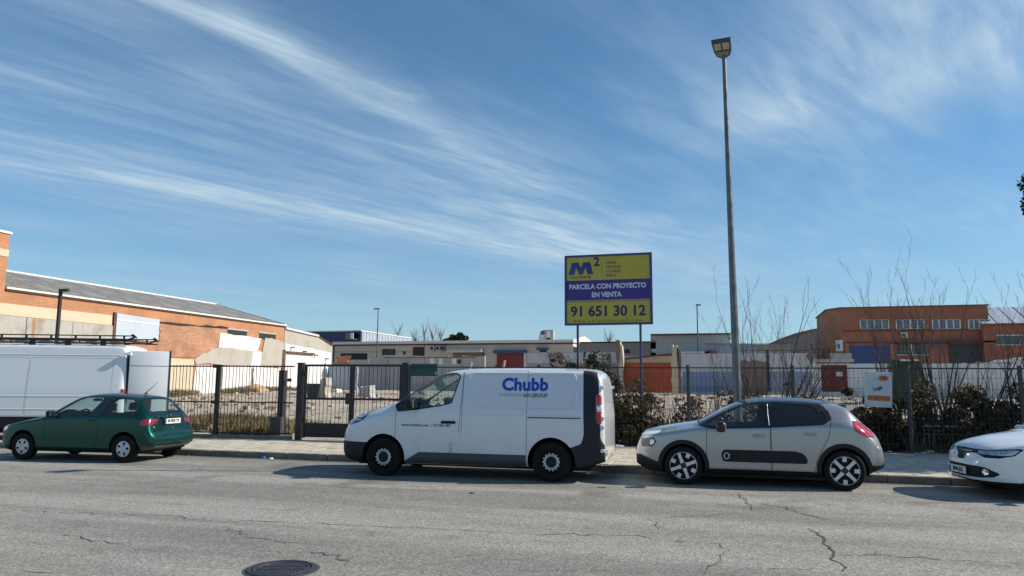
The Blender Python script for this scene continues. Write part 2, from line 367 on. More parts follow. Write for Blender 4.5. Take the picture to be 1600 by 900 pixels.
        if nP: s.P = np.vstack([s.P, nP]); s.N = np.vstack([s.N, nN])
        return ins, out
    def take(s, fld, gap=0.0):
        """remove the panel inside fld from what is left of the skin; gap is the width of the joint round it"""
        ins, s.F = s.split(s.F, fld)
        if gap: ins, _ = s.split(ins, lambda P, N: fld(P, N)+gap)
        return ins
    def mesh(s, name, F, m, parent, off=0.0, side=0, label=None):
        """side: 0 both sides in one mesh, -1 near (-y) side, 1 far side"""
        if not F: return None
        ids = np.unique(np.concatenate([np.array(f) for f in F])); mp = {int(k): i for i, k in enumerate(ids)}
        P = s.P[ids]+s.N[ids]*off; N = s.N[ids]; fs = [tuple(mp[i] for i in f) for f in F]; vs, ns, ff = [], [], []
        if side <= 0: vs.append(P); ns.append(N); ff += fs
        if side >= 0:
            b = len(P) if side == 0 else 0
            vs.append(P*[1, -1, 1]); ns.append(N*[1, -1, 1]); ff += [tuple(b+i for i in reversed(f)) for f in fs]
        me = bpy.data.meshes.new(name); me.from_pydata(np.vstack(vs).tolist(), [], ff); me.materials.append(m)
        me.polygons.foreach_set('use_smooth', [True]*len(me.polygons)); me.update()
        me.normals_split_custom_set_from_vertices(np.vstack(ns).tolist())
        o = link(name, me, parent)
        if label: o['label'] = label
        return o
    def pair(s, name, F, m, parent, off=0.0): return s.mesh(name, F, m, parent, off, -1), s.mesh(name, F, m, parent, off, 1)
def side(poly, r=0.0, ny=.35): return lambda P, N: np.maximum(sdf(P[:, 0], P[:, 2], poly)-r, (ny-np.abs(N[:, 1]))*.3)
def frontv(poly, r=0.0, nx=-.25, xlim=None): return lambda P, N: np.maximum(sdf(-P[:, 1], P[:, 2], poly)-r, ((N[:, 0]-nx) if nx < 0 else (nx-N[:, 0]))*.3)
def topv(poly, r=0.0, nz=.15): return lambda P, N: np.maximum(sdf(P[:, 0], -P[:, 1], poly)-r, (nz-N[:, 2])*.3)
def circ(x, z, r, ymin): return lambda P, N: np.maximum(np.hypot(P[:, 0]-x, P[:, 2]-z)-r, (P[:, 1]+ymin))
def grow(f, d): return lambda P, N: f(P, N)-d
def rrect(x0, x1, z0, z1): return [(x0, z0), (x1, z0), (x1, z1), (x0, z1)]
def tyre_prof(R, Rr, w): 
    h = w/2; return [(Rr, -h*.8), (Rr+.012, -h*.92), (Rr+(R-Rr)*.45, -h), (R-.025, -h*.93), (R-.006, -h*.78), (R, -h*.5), (R, h*.5), (R-.006, h*.78), (R-.025, h*.93), (Rr+(R-Rr)*.45, h), (Rr+.012, h*.92), (Rr, h*.8)]
def wheel(parent, x, y, R, Rr, width, style, turn=0.0):
    sgn = -1 if y < 0 else 1
    t = MB().lathe(tyre_prof(R, Rr, width), 40, 'y', close=True).build('wheel', M['rubber'], parent, smooth=True)
    t.location = (x, y, R); 
    if sgn > 0: t.rotation_euler = (0, 0, PI)
    f = -width/2                                                  # outer face of the wheel
    d = MB(); d.lathe([(Rr, width*.4), (Rr, f*.84), (Rr-.012, f*.9), (Rr-.02, f*.75), (Rr-.03, f*.2), (.06, f*.2), (.001, f*.2)], 36, 'y')
    if style == 'two_tone':                                       # dark rim with four broad polished spokes and four blocks between
        d.build('rim', M['black_plastic'], t, smooth=True); s = MB()
        for k in range(4):
            a = turn+k*PI/2; ca, sa = math.cos(a), math.sin(a)
            def pt(r, q): return (r*ca-q*sa, r*sa+q*ca)
            s.prism([pt(.045, .034), pt(.045, -.034), pt(.12, -.025), (pt(Rr-.012, -.027)), pt(Rr-.012, .027), pt(.12, .025)], f*.80, f*.62)
            a += PI/4; ca, sa = math.cos(a), math.sin(a)
            s.prism([pt(Rr-.09, .030), pt(Rr-.09, -.030), pt(Rr-.012, -.036), pt(Rr-.012, .036)], f*.78, f*.55)
        s.lathe([(Rr-.002, f*.86), (Rr-.012, f*.93), (Rr-.018, f*.80)], 40, 'y')
        s.build('spokes', M['alloy'], t); c = MB().box(-.042, .042, f*.86, f*.6, -.042, .042, bev=.012).build('hub_cap', M['trim'], t); c.rotation_euler = (0, -turn, 0)
    elif style == 'cover':                                        # silver cover with five holes
        n = 60; inner, outer = .035, Rr-.008; s = MB()
        prof = lambda r: f*(.80+.14*math.sin(PI*min(1, r/outer)))
        rs = [0.001, .03, .055, .075, .095, .115, .135, Rr-.03, outer]; vs = []; fs = []
        for r in rs:
            for k in range(n): a = 2*PI*k/n; vs.append((r*math.cos(a), prof(r), r*math.sin(a)))
        for i in range(len(rs)-1):
            for k in range(n):
                rm = (rs[i]+rs[i+1])/2; am = (2*PI*(k+.5)/n-turn) % (2*PI/5)-PI/5
                if .07 < rm < .140 and abs(am)*rm < .017+.14*(rm-.07): continue
                fs.append((i*n+k, i*n+(k+1) % n, (i+1)*n+(k+1) % n, (i+1)*n+k))
        s.add(vs, fs); s.build('hubcap', M['hubcap'], t, smooth=True); d.build('rim', M['void'], t, smooth=True)
    elif style == 'steel':                                        # plain black steel wheel, bare ring of slots round a dark cap
        d.build('rim', M['black_plastic'], t, smooth=True); s = MB()
        s.lathe([(.095, f*.80), (.115, f*.88), (.135, f*.80), (.140, f*.6)], 36, 'y')
        for k in range(14):
            a = k*2*PI/14; s.obox((.140*math.cos(a), f*.8, .140*math.sin(a)), (math.cos(a), 0, math.sin(a)), (0, 1, 0), (-math.sin(a), 0, math.cos(a)), .014, .010, .011)
        s.build('wheel_ring', M['hubcap'], t, angle=40)
        MB().lathe([(.001, f*.97), (.06, f*.96), (.085, f*.86), (.094, f*.5)], 32, 'y').build('hub_cap', M['black_plastic'], t, smooth=True)
    else:
        d.build('rim', M['alloy'], t, smooth=True); s = MB()
        for k in range(5):
            a = turn+k*2*PI/5; ca, sa = math.cos(a), math.sin(a)
            def pt(r, q): return (r*ca-q*sa, r*sa+q*ca)
            s.prism([pt(.03, .02), pt(.03, -.02), pt(Rr-.01, -.03), pt(Rr-.01, .03)], f*.8, f*.55)
        s.build('spokes', M['alloy'], t)
    return t
def well(parent, x, z, R, y0, y1):
    """dark inner wheel housing on both sides"""
    for sg in (-1, 1):
        m = MB(); n = 20; vs = []
        for y in (y0, y1):
            for k in range(n+1): a = -.25+(PI+.5)*k/n; vs.append((x+R*math.cos(a), sg*y, max(.17, z+R*math.sin(a))))
        m.add(vs, [(k, k+1, n+2+k, n+1+k) for k in range(n)]); m.add(vs[n+1:], [tuple(range(n+1))]); m.build('wheel_housing', M['void'], parent, fix=False)
def seats(parent, rows, mt=None):
    for x, y, w, back in rows:
        s = MB(); s.box(x, x+.5, y-w/2, y+w/2, .32, .52, bev=.06)
        s.build('seat', mt or M['interior'], parent, angle=50)
        b = MB(); b.box(-.06, .06, -w/2, w/2, 0, back, bev=.055); o = b.build('seat_back', mt or M['interior'], parent, angle=50); o.location = (x+.5, y, .46); o.rotation_euler = (0, .24, 0)
        for k in ((0,) if w < .7 else (-.4, .4)):
            h = MB(); h.box(-.05, .05, k-.12, k+.12, back+.03, back+.21, bev=.045); o = h.build('headrest', mt or M['interior'], parent, angle=50); o.location = (x+.5, y, .46); o.rotation_euler = (0, .24, 0)
def cabin(parent, xd, zd, yw, xw, zw, wy=-.38):
    part('dashboard', M['interior'], parent, lambda m: (m.box(xd, xd+.42, -yw, yw, zd-.34, zd-.02, bev=.08), m.box(xd+.25, xd+.5, wy-.2, wy+.2, zd-.1, zd+.05, bev=.05)), angle=50)
    w = MB(); n = 20
    w.tube([(0, .185*math.cos(2*PI*k/n), .185*math.sin(2*PI*k/n)) for k in range(n+1)], .016, 6); w.box(-.02, .02, -.17, .17, -.03, .03, bev=.01); w.box(-.02, .02, -.03, .03, -.17, 0, bev=.01)
    o = w.build('steering_wheel', M['trim'], parent, smooth=True); o.location = (xw, wy, zw); o.rotation_euler = (0, .42, 0)
def on_side(sk, o, off=.004, sg=-1):
    """lay a flat mesh drawn in x,z on the flank of the car"""
    for v in o.data.vertices: v.co.y = sg*(sk.width(v.co.x, v.co.z)+off)-v.co.y*.2
def decal(sk, name, m, parent, poly, off=.004, step=.03, sg=-1, thick=True):
    bm = bmesh.new(); vs = [bm.verts.new((x, 0, z)) for x, z in poly]; bm.faces.new(vs)
    x0, x1 = min(p[0] for p in poly), max(p[0] for p in poly)
    z0, z1 = min(p[1] for p in poly), max(p[1] for p in poly)
    for ax, a, b in ((0, x0, x1), (2, z0, z1)):
        for k in range(1, int((b-a)/step)+1):
            co = [0, 0, 0]; co[ax] = a+k*step; no = [0, 0, 0]; no[ax] = 1
            bmesh.ops.bisect_plane(bm, geom=bm.verts[:]+bm.edges[:]+bm.faces[:], plane_co=co, plane_no=no)
    for v in bm.verts: v.co.y = sg*(sk.width(v.co.x, v.co.z)+off)
    me = bpy.data.meshes.new(name); bm.to_mesh(me); bm.free(); me.materials.append(m); return link(name, me, parent)
def ring_poly(x, z, r, n=40, a0=0, a1=2*PI): return [(x+r*math.cos(a0+(a1-a0)*k/n), z+r*math.sin(a0+(a1-a0)*k/n)) for k in range(n)]
def place(root, axle_x, y_side, wx, wy, yaw):
    c, s = math.cos(yaw), math.sin(yaw); root.rotation_euler = (0, 0, yaw)
    root.location = (wx-(axle_x*c-y_side*s), wy-(axle_x*s+y_side*c), root.location.z)
def plate_at(parent, x, y, z, txt, facing, w=.52, h=.11, tilt=0.0):
    """number plate facing along +x or -x"""
    rz = PI/2 if facing > 0 else -PI/2
    p = MB().box(-w/2, w/2, -.004, .004, -h/2, h/2, bev=.003).build('number_plate', M['plate'], parent)
    p.location = (x, y, z); p.rotation_euler = (tilt, 0, rz)
    bx('country_band', M['plate_blue'], p, -w/2+.003, -w/2+.04, -.0065, 0, -h/2+.003, h/2-.003)
    text_mesh('plate_number', txt, h*.80, M['ink'], p, Matrix.Translation((.02, -.0055, 0)) @ Matrix.Rotation(PI/2, 4, 'X'), bold=.004, depth=.001, sx=.95)
    return p
def mirror_(parent, x, y, z, m, s=1.0, sg=-1):
    o = MB(); o.box(-.07*s, .07*s, sg*.02, sg*.24*s, -.075*s, .08*s, bev=.045*s) if sg > 0 else o.box(-.07*s, .07*s, -.24*s, -.02, -.075*s, .08*s, bev=.045*s)
    r = o.build('wing_mirror', m, parent, angle=50); r.location = (x, y, z)
    a = sg*.02; b = sg*-.07
    part('mirror_arm', M['trim'], r, lambda q: q.box(-.03, .03, min(a, b)-.02, max(a, b)+.04, -.085*s, -.03*s, bev=.012), angle=50)
    bx('mirror_glass', M['chrome'], r, .066*s, .072*s, min(sg*.04, sg*.22*s), max(sg*.04, sg*.22*s), -.055*s, .06*s)
    return r
def finish(sk, root, paint, wells, holes, floor=True):
    """what is left of the skin is the body; behind the joints lies a dark inner shell"""
    sk.mesh('body', sk.F, paint, root)
    F = sk.all
    for h in holes: _, F = sk.split(F, h)
    sk.mesh('inner_shell', F, M['void'], root, -.014)
    if floor: part('underbody', M['void'], root, lambda m: m.box(.35, sk.L-.3, -.68, .68, .19, .27))
def door_handle(sk, root, x, z, m, w=.2, h=.035):
    for sg in (-1, 1):
        y = sk.width(x, z)
        o = MB().box(-w/2, w/2, -.018, .018, -h/2, h/2, bev=.014).build('door_handle', m, root, angle=50); o.location = (x, sg*(y+.016), z)
# ---- white panel van (5.08 m)
def panel_van():
    root = empty('delivery_van', (0, 0, 0), 0, 'white panel van with blue lettering on its side parked at the kerb', 'van')
    P_ = paint_mat('van_white', (.66, .675, .70), rough=.3, dirty=.4)
    L = 4.95
    zt = curve([(0, .80), (.02, .93), (.10, 1.03), (.30, 1.12), (.62, 1.215), (.98, 1.32), (1.10, 1.37), (1.5, 1.64), (1.85, 1.855), (2.05, 1.925), (2.4, 1.96), (3.2, 1.975), (4.37, 1.965), (4.72, 1.95), (4.85, 1.90), (4.9, 1.80), (4.92, 1.60), (4.95, 1.2)], 2)
    zb = curve([(0, .30), (.25, .24), (.6, .22), (4.37, .24), (4.67, .28), (4.95, .36)])
    zs = curve([(0, .72), (.3, .96), (.9, 1.13), (1.6, 1.17), (4.95, 1.19)])
    w = curve([(0, .62), (.10, .76), (.30, .88), (.6, .945), (1.0, .97), (4.47, .97), (4.82, .955), (4.9, .93), (4.95, .88)])
    wr = curve([(0, .52), (.3, .74), (.9, .84), (1.3, .83), (2.2, .80), (4.67, .79), (4.95, .76)])
    cr = curve([(0, .06), (.5, .08), (1.1, .08), (2.2, .075), (4.95, .06)])
    sk = Skin(L, zt, zb, zs, w, wr, cr, sharp=.12, endbulge=(.02, .01))
    ax, rx, R = .933, 4.031, .343
    arch = [circ(ax, .345, .415, .6), circ(rx, .345, .415, .6)]
    for a in arch: sk.take(a)
    win = side([(1.13, 1.27), (1.20, 1.175), (1.55, 1.215), (2.0, 1.285), (2.20, 1.335), (2.335, 1.80), (2.27, 1.845), (1.92, 1.84), (1.70, 1.755), (1.40, 1.53)], .02)
    ws_ = topv([(1.13, -.1), (1.13, .70), (1.28, .755), (2.0, .715), (2.06, .6), (2.08, -.1)], .015)
    for f, n, g in ((win, 'side_window', M['glass']), (ws_, 'windscreen', M['glass'])):
        F = sk.take(f); gl, tr = sk.split(F, grow(f, -.022))
        if n == 'windscreen': sk.mesh('window_seal', tr, M['trim'], root, .002); sk.mesh(n, gl, g, root, -.004)
        else: sk.pair('window_seal', tr, M['trim'], root, .003); sk.pair(n, gl, g, root, -.006)
    F = sk.take(side([(4.575, 1.99), (4.60, .80), (4.55, .66), (4.28, .56), (4.36, .2), (5.1, .2), (5.1, .42), (4.88, .75), (4.87, 1.2), (4.84, 1.75), (4.79, 1.99)], 0, .15), .002); sk.pair('rear_corner_trim', F, mat('dark_corner_plastic', (.016, .017, .023), .5, .15, 10, spec=.35), root, .003)
    fl = lambda P, N: np.maximum(np.maximum(P[:, 2]-.60+.10*np.clip((P[:, 0]-.1)/.5, 0, 1)*0, P[:, 0]-.62), -1.0*np.ones(len(P)))
    F = sk.take(fl, .003); sk.mesh('front_bumper', F, M['black_plastic'], root, .006)
    hl = side([(.07, .97), (.10, 1.03), (.34, 1.105), (.60, 1.175), (.52, 1.03), (.40, .965), (.16, .90)], .012, .12)
    F = sk.take(hl, .003); sk.pair('headlight', F, M['lamp_dark'], root, .004)
    F = sk.take(side([(1.30, .255), (1.62, .45), (3.585, .45), (3.585, .255)], .0), .002); sk.pair('sill_cladding', F, mat('grey_cladding', (.055, .056, .066), .6, .12, 10), root, .012)
    F = sk.take(side([(1.165, 1.42), (1.165, .26), (2.20, .26), (2.20, .62), (2.36, .86), (2.395, 1.5), (2.395, 1.90), (1.85, 1.93), (1.3, 1.60)], .01), .008); sk.pair('front_door', F, P_, root)
    F = sk.take(side([(2.41, 1.91), (2.41, .86), (2.24, .60), (2.24, .26), (3.60, .26), (3.60, 1.91)], 0), .008); sk.pair('side_panel', F, P_, root)
    F = sk.take(topv([(.16, -.1), (.16, .66), (.45, .80), (1.02, .80), (1.06, -.1)]), .004); sk.mesh('bonnet', F, P_, root)
    F = sk.take(lambda P, N: np.maximum(4.875-P[:, 0]-.03*(P[:, 2] > 1), .45-P[:, 2]), .005); sk.mesh('rear_door', F, P_, root)
    finish(sk, root, P_, 0, arch+[grow(win, -.01), grow(ws_, -.01)])
    well(root, ax, .345, .43, .92, .5); well(root, rx, .345, .43, .92, .5)
    for x in (ax, rx):
        for sg in (-1, 1): wheel(root, x, sg*.845, R, .205, .215, 'steel')
    for sg in (-1, 1):                                            # lamp bars behind the headlight glass
        for k in range(3):
            m = MB()
            z = 1.085-.055*k; x0 = .30-.045*k; x1 = .50-.025*k
            for q in range(5):
                xa, xb = x0+(x1-x0)*q/5, x0+(x1-x0)*(q+1)/5; za = z+.02*q/5
                ya = sk.width(xa, za)+.006; yb = sk.width(xb, za)+.006
                m.add([(xa, sg*ya, za-.014), (xb, sg*yb, za-.008), (xb, sg*yb, za+.022), (xa, sg*ya, za+.014)], [(0, 1, 2, 3)])
            m.build('headlight_strip', mat('strip_white', (.8, .82, .85), .15), root)
        bx('tail_lamp', M['red_lamp'], root, 4.80, 4.905, min(sg*.80, sg*.952), max(sg*.80, sg*.952), 1.0, 1.5, bev=.03, angle=50)
        bx('lamp_lens', M['lamp_white'], root, 4.82, 4.912, min(sg*.83, sg*.957), max(sg*.83, sg*.957), 1.2, 1.32, bev=.02, angle=50)
        for z in (.55, .95, 1.1, 1.62):
            part('door_hinge', P_, root, lambda m, z=z: (m.box(4.855, 4.95, min(sg*.80, sg*.93), max(sg*.80, sg*.93), z-.03, z+.03, bev=.012)), angle=50)
        mirror_(root, 1.50, sg*.93, 1.30, M['black_plastic'], 1.15, sg)
        for x0, x1, z0, z1 in ((2.52, 4.47, 1.24, 1.86),):         # pressed frame on the flank
            pts = [(x0+.05, z1), (x1-.06, z1), (x1, z1-.10), (x1, z0+.16), (x1-.12, z0), (x0+.28, z0), (x0+.10, z0+.12), (x0, z0+.34), (x0, z1-.06)]
            m = MB(); m.tube([(a, sg*(sk.width(a, b)-.004), b) for i in range(len(pts)) for a, b in [pts[i], ((pts[i][0]+pts[(i+1) % 9][0])/2, (pts[i][1]+pts[(i+1) % 9][1])/2)]]+[(pts[0][0], sg*(sk.width(*pts[0])-.004), pts[0][1])], .015, 8)
            m.build('pressed_moulding', P_, root, smooth=True)
        m = MB(); m.tube([(a, sg*(sk.width(a, 1.13)-.006), 1.13) for a in np.linspace(2.45, 4.53, 12)], .012, 8); m.build('waist_moulding', P_, root, smooth=True)
    bx('sliding_rail', M['black_plastic'], root, 3.62, 4.54, -.972, -.965, 1.085, 1.10)
    door_handle(sk, root, 2.17, .985, M['black_plastic'], .27, .05)
    m = MB(); m.box(4.70, 4.95, -.86, .90, .36, .56, bev=.05); m.build('rear_bumper', M['black_plastic'], root, angle=50)
    bx('bumper_tread', mat('worn_bumper_grey', (.20, .21, .22), .6), root, 4.82, 4.965, -.88, -.55, .43, .58, bev=.04, angle=50)
    bx('grille', M['black_plastic'], root, -.03, .06, -.55, .55, .70, .88, bev=.03)
    part('fuel_flap', P_, root, lambda m: m.box(2.225, 2.375, -.974, -.958, .60, .84, bev=.006))
    part('bulkhead', M['interior'], root, lambda m: m.box(2.42, 2.46, -.8, .8, .4, 1.02))
    seats(root, [(1.62, -.42, .5, .62), (1.62, .36, .9, .62)]); cabin(root, 1.15, 1.22, .78, 1.72, 1.13, -.42)
    blue = mat('logo_blue', (.012, .06, .42), .4, .05); grey = mat('logo_grey', (.16, .17, .22), .5, .05); light = mat('logo_pale_grey', (.36, .37, .40), .5, .05)
    RX = Matrix.Rotation(PI/2, 4, 'X')
    def let(txt, size, m, x, z, bold, sx=1.0, al='CENTER', space=1.0): on_side(sk, text_mesh('lettering', txt, size, m, root, Matrix.Translation((x, 0, z)) @ RX, bold=bold, depth=.001, sx=sx, align=al, space=space))
    let('Chubb', .302, blue, 3.545, 1.655, .0125, 1.0, space=1.03)
    let('POWERED BY', .075, light, 3.30, 1.475, .000, .92); let('APi GROUP', .088, grey, 3.74, 1.472, .004, .98)
    let('www.chubbds.com  |  913 801 801', .07, mat('small_letter_blue', (.03, .09, .28), .5, .05), 1.75, .925, .0015, .95)
    place(root, ax, -.86, -6.17, 12.73, math.radians(3.0)); return root
panel_van()
# ---- grey-beige hatchback with a dark roof (4.00 m)
def grey_hatch():
    root = empty('hatchback_car', (0, 0, 0), 0, 'grey-beige five-door hatchback with dark blue roof and black side cladding', 'car')
    P_ = paint_mat('sand_grey_metallic', (.35, .358, .36), .5, .26, dirty=.08); RF = paint_mat('midnight_blue_roof', (.010, .013, .032), .0, .35, dirty=.05, coat=.55)
    L = 3.996
    zt = curve([(0, .62), (.015, .70), (.06, .80), (.12, .865), (.25, .905), (.6, .975), (.98, 1.035), (1.05, 1.055), (1.4, 1.24), (1.75, 1.40), (2.0, 1.455), (2.35, 1.478), (2.8, 1.47), (3.2, 1.43), (3.40, 1.39), (3.49, 1.345), (3.60, 1.23), (3.75, 1.07), (3.87, .97), (3.945, .88), (3.98, .74), (3.996, .60)], 2)
    zb = curve([(0, .30), (.2, .20), (.5, .185), (3.4, .20), (3.7, .25), (3.996, .36)])
    zs = curve([(0, .56), (.1, .76), (.4, .87), (.9, .955), (1.5, .965), (2.3, 1.0), (3.2, 1.06), (3.6, 1.02), (3.996, .64)])
    w = curve([(0, .48), (.05, .60), (.14, .70), (.3, .80), (.55, .86), (.8, .872), (3.2, .872), (3.5, .855), (3.75, .80), (3.9, .72), (3.996, .60)])
    wr = curve([(0, .40), (.2, .62), (.9, .74), (1.2, .72), (1.8, .635), (2.6, .61), (3.3, .575), (3.6, .60), (3.996, .50)])
    cr = curve([(0, .05), (.4, .07), (1.1, .07), (1.9, .075), (3.2, .07), (3.996, .05)])
    sk = Skin(L, zt, zb, zs, w, wr, cr, sharp=.07, endbulge=(.015, .015))
    ax, rx, R = .82, 3.36, .318
    arch = [circ(ax, .325, .355, .5), circ(rx, .325, .355, .5)]
    for a in arch: sk.take(a)
    for x in (ax, rx): sk.pair('arch_cladding', sk.take(circ(x, .325, .425, .55)), M['black_plastic'], root, .012)
    dlo = side([(1.06, 1.015), (1.30, .955), (2.2, .99), (3.06, 1.055), (3.19, 1.14), (3.16, 1.25), (3.05, 1.36), (2.3, 1.395), (1.85, 1.375), (1.52, 1.24)], .015)
    F = sk.take(dlo)
    fw = side([(1.22, 1.03), (1.34, .985), (2.10, 1.015), (2.16, 1.375), (1.88, 1.355), (1.56, 1.22)], .01); rw = side([(2.27, 1.02), (2.98, 1.065), (3.02, 1.10), (2.98, 1.29), (2.88, 1.335), (2.29, 1.375)], .01)
    qw = side([(3.04, 1.09), (3.12, 1.14), (3.085, 1.23), (3.03, 1.28)], .004)
    g1, F = sk.split(F, fw); g2, F = sk.split(F, rw); g3, F = sk.split(F, qw)
    sk.pair('pillar_trim', F, M['trim'], root, .002); sk.pair('front_window', g1, M['glass'], root, -.004); sk.pair('rear_window', g2, M['glass_dark'], root, -.004); sk.pair('quarter_window', g3, M['glass_dark'], root, -.004)
    wsf = topv([(1.08, -.1), (1.08, .60), (1.2, .66), (1.82, .575), (1.87, .4), (1.88, -.1)], .015, .1); F = sk.take(wsf); gl, tr = sk.split(F, grow(wsf, -.02)); sk.mesh('windscreen_seal', tr, M['trim'], root, .001); sk.mesh('windscreen', gl, M['glass'], root, -.004)
    rwf = topv([(3.50, -.1), (3.50, .42), (3.52, .50), (3.76, .55), (3.78, -.1)], .012, .05); F = sk.take(rwf); sk.mesh('tailgate_window', F, M['glass_dark'], root, 0)
    F = sk.take(lambda P, N: np.maximum(np.maximum(1.08-P[:, 0], P[:, 0]-3.46), np.maximum((.975+.16*(P[:, 0]-1.08)/1.2)-P[:, 2], np.where(P[:, 0] > 2.9, 1.375-P[:, 2], -1))), .002); sk.mesh('roof', F, RF, root)
    F = sk.take(side([(3.53, 1.10), (3.60, 1.095), (3.80, .98), (3.86, .86), (3.72, .87), (3.56, .95)], .015, .12), .003); sk.pair('tail_lamp', F, M['red_lamp'], root, .006)
    F = sk.take(side([(.12, .825), (.2, .845), (.45, .885), (.43, .855), (.25, .80), (.1, .79)], .006, .05), .002); sk.pair('running_light', F, mat('lens_white', (.8, .82, .85), .15), root, .006)
    hp = side([(.10, .74), (.33, .765), (.36, .70), (.30, .63), (.12, .62)], .012, .05); F = sk.take(hp, .003); inn, F2 = sk.split(F, side([(.26, .735), (.33, .74), (.34, .69), (.31, .65), (.26, .65)], 0, .05)); sk.pair('headlight', F2, M['lamp_dark'], root, .004); sk.pair('headlight_lens', inn, M['lamp_white'], root, .007)
    F = sk.take(lambda P, N: np.maximum(P[:, 0]-.62, P[:, 2]-(.47-.35*np.clip(P[:, 0]-.1, 0, 1))), .003); sk.mesh('front_bumper', F, M['black_plastic'], root, .004)
    F = sk.take(lambda P, N: np.maximum(3.55-P[:, 0], P[:, 2]-.40), .003); sk.mesh('rear_bumper', F, M['black_plastic'], root, .008)
    F = sk.take(lambda P, N: P[:, 2]-.275, .002); sk.mesh('sill_cladding', F, M['black_plastic'], root, .008)
    bump = side([(1.47, .46), (1.47, .56), (1.50, .585), (2.62, .585), (2.72, .555), (2.79, .47), (2.77, .43), (1.50, .43)], .022); F = sk.take(bump, .002); sk.pair('side_cladding', F, M['black_plastic'], root, .014)
    F = sk.take(side([(1.22, 1.02), (1.20, .28), (2.235, .28), (2.235, 1.42), (1.8, 1.42), (1.4, 1.2)], .005), .008); sk.pair('front_door', F, P_, root)
    F = sk.take(side([(2.25, 1.42), (2.25, .28), (2.90, .28), (2.96, .52), (3.14, .85), (3.19, 1.12), (3.1, 1.36)], .005), .008); sk.pair('rear_door', F, P_, root)
    F = sk.take(topv([(.16, -.1), (.16, .52), (.4, .70), (1.02, .735), (1.06, -.1)], .01), .004); sk.mesh('bonnet', F, P_, root)
    F = sk.take(lambda P, N: np.maximum(3.47-P[:, 0], np.maximum(-P[:, 1]-.60, .62-P[:, 2])), .004); sk.mesh('tailgate', F, P_, root)
    finish(sk, root, P_, 0, arch+[grow(f, -.008) for f in (fw, rw, qw, wsf, rwf)])
    well(root, ax, .325, .37, .82, .45); well(root, rx, .325, .37, .82, .45)
    for x, t in ((ax, .35), (rx, .78)):
        for sg in (-1, 1): wheel(root, x, sg*.765, R, .232, .205, 'two_tone', t)
    for sg in (-1, 1): mirror_(root, 1.45, sg*.86, .985, M['trim'], 1.1, sg)
    door_handle(sk, root, 2.05, .845, P_, .2, .04); door_handle(sk, root, 2.86, .885, P_, .2, .04)
    m = MB(); n = 24; cxx, czz = 1.53, .505
    m.tube([(cxx+.042*math.cos(2*PI*k/n), -(sk.width(cxx, czz)+.02), czz+.048*math.sin(2*PI*k/n)) for k in range(n+1)], .009, 6); m.build('cladding_ring', M['alloy'], root, smooth=True)
    m = MB(); m.tube([(3.14, -.0, 1.425), (3.22, -.0, 1.50), (3.26, 0, 1.56)], [.012, .006, .003], 6); m.build('aerial', M['trim'], root)
    bx('grille', M['black_plastic'], root, -.02, .05, -.4, .4, .50, .60, bev=.02)
    m = MB(); m.box(3.26, 3.495, -.45, .45, 1.335, 1.368, bev=.012); m.build('roof_spoiler', RF, root, angle=50)
    part('window_divider', M['alloy'], root, lambda m: m.tube([(2.225, -(sk.width(2.225, 1.02)+.004), 1.02), (2.215, -(sk.width(2.215, 1.20)+.004), 1.20), (2.22, -(sk.width(2.22, 1.36)+.004), 1.36)], .006, 6))
    seats(root, [(1.75, -.36, .5, .6), (1.75, .36, .5, .6), (2.65, 0, 1.2, .55)]); cabin(root, 1.22, 1.0, .66, 1.68, .93, -.36)
    place(root, ax, -.80, -.88, 13.33, math.radians(1.7)); return root
grey_hatch()
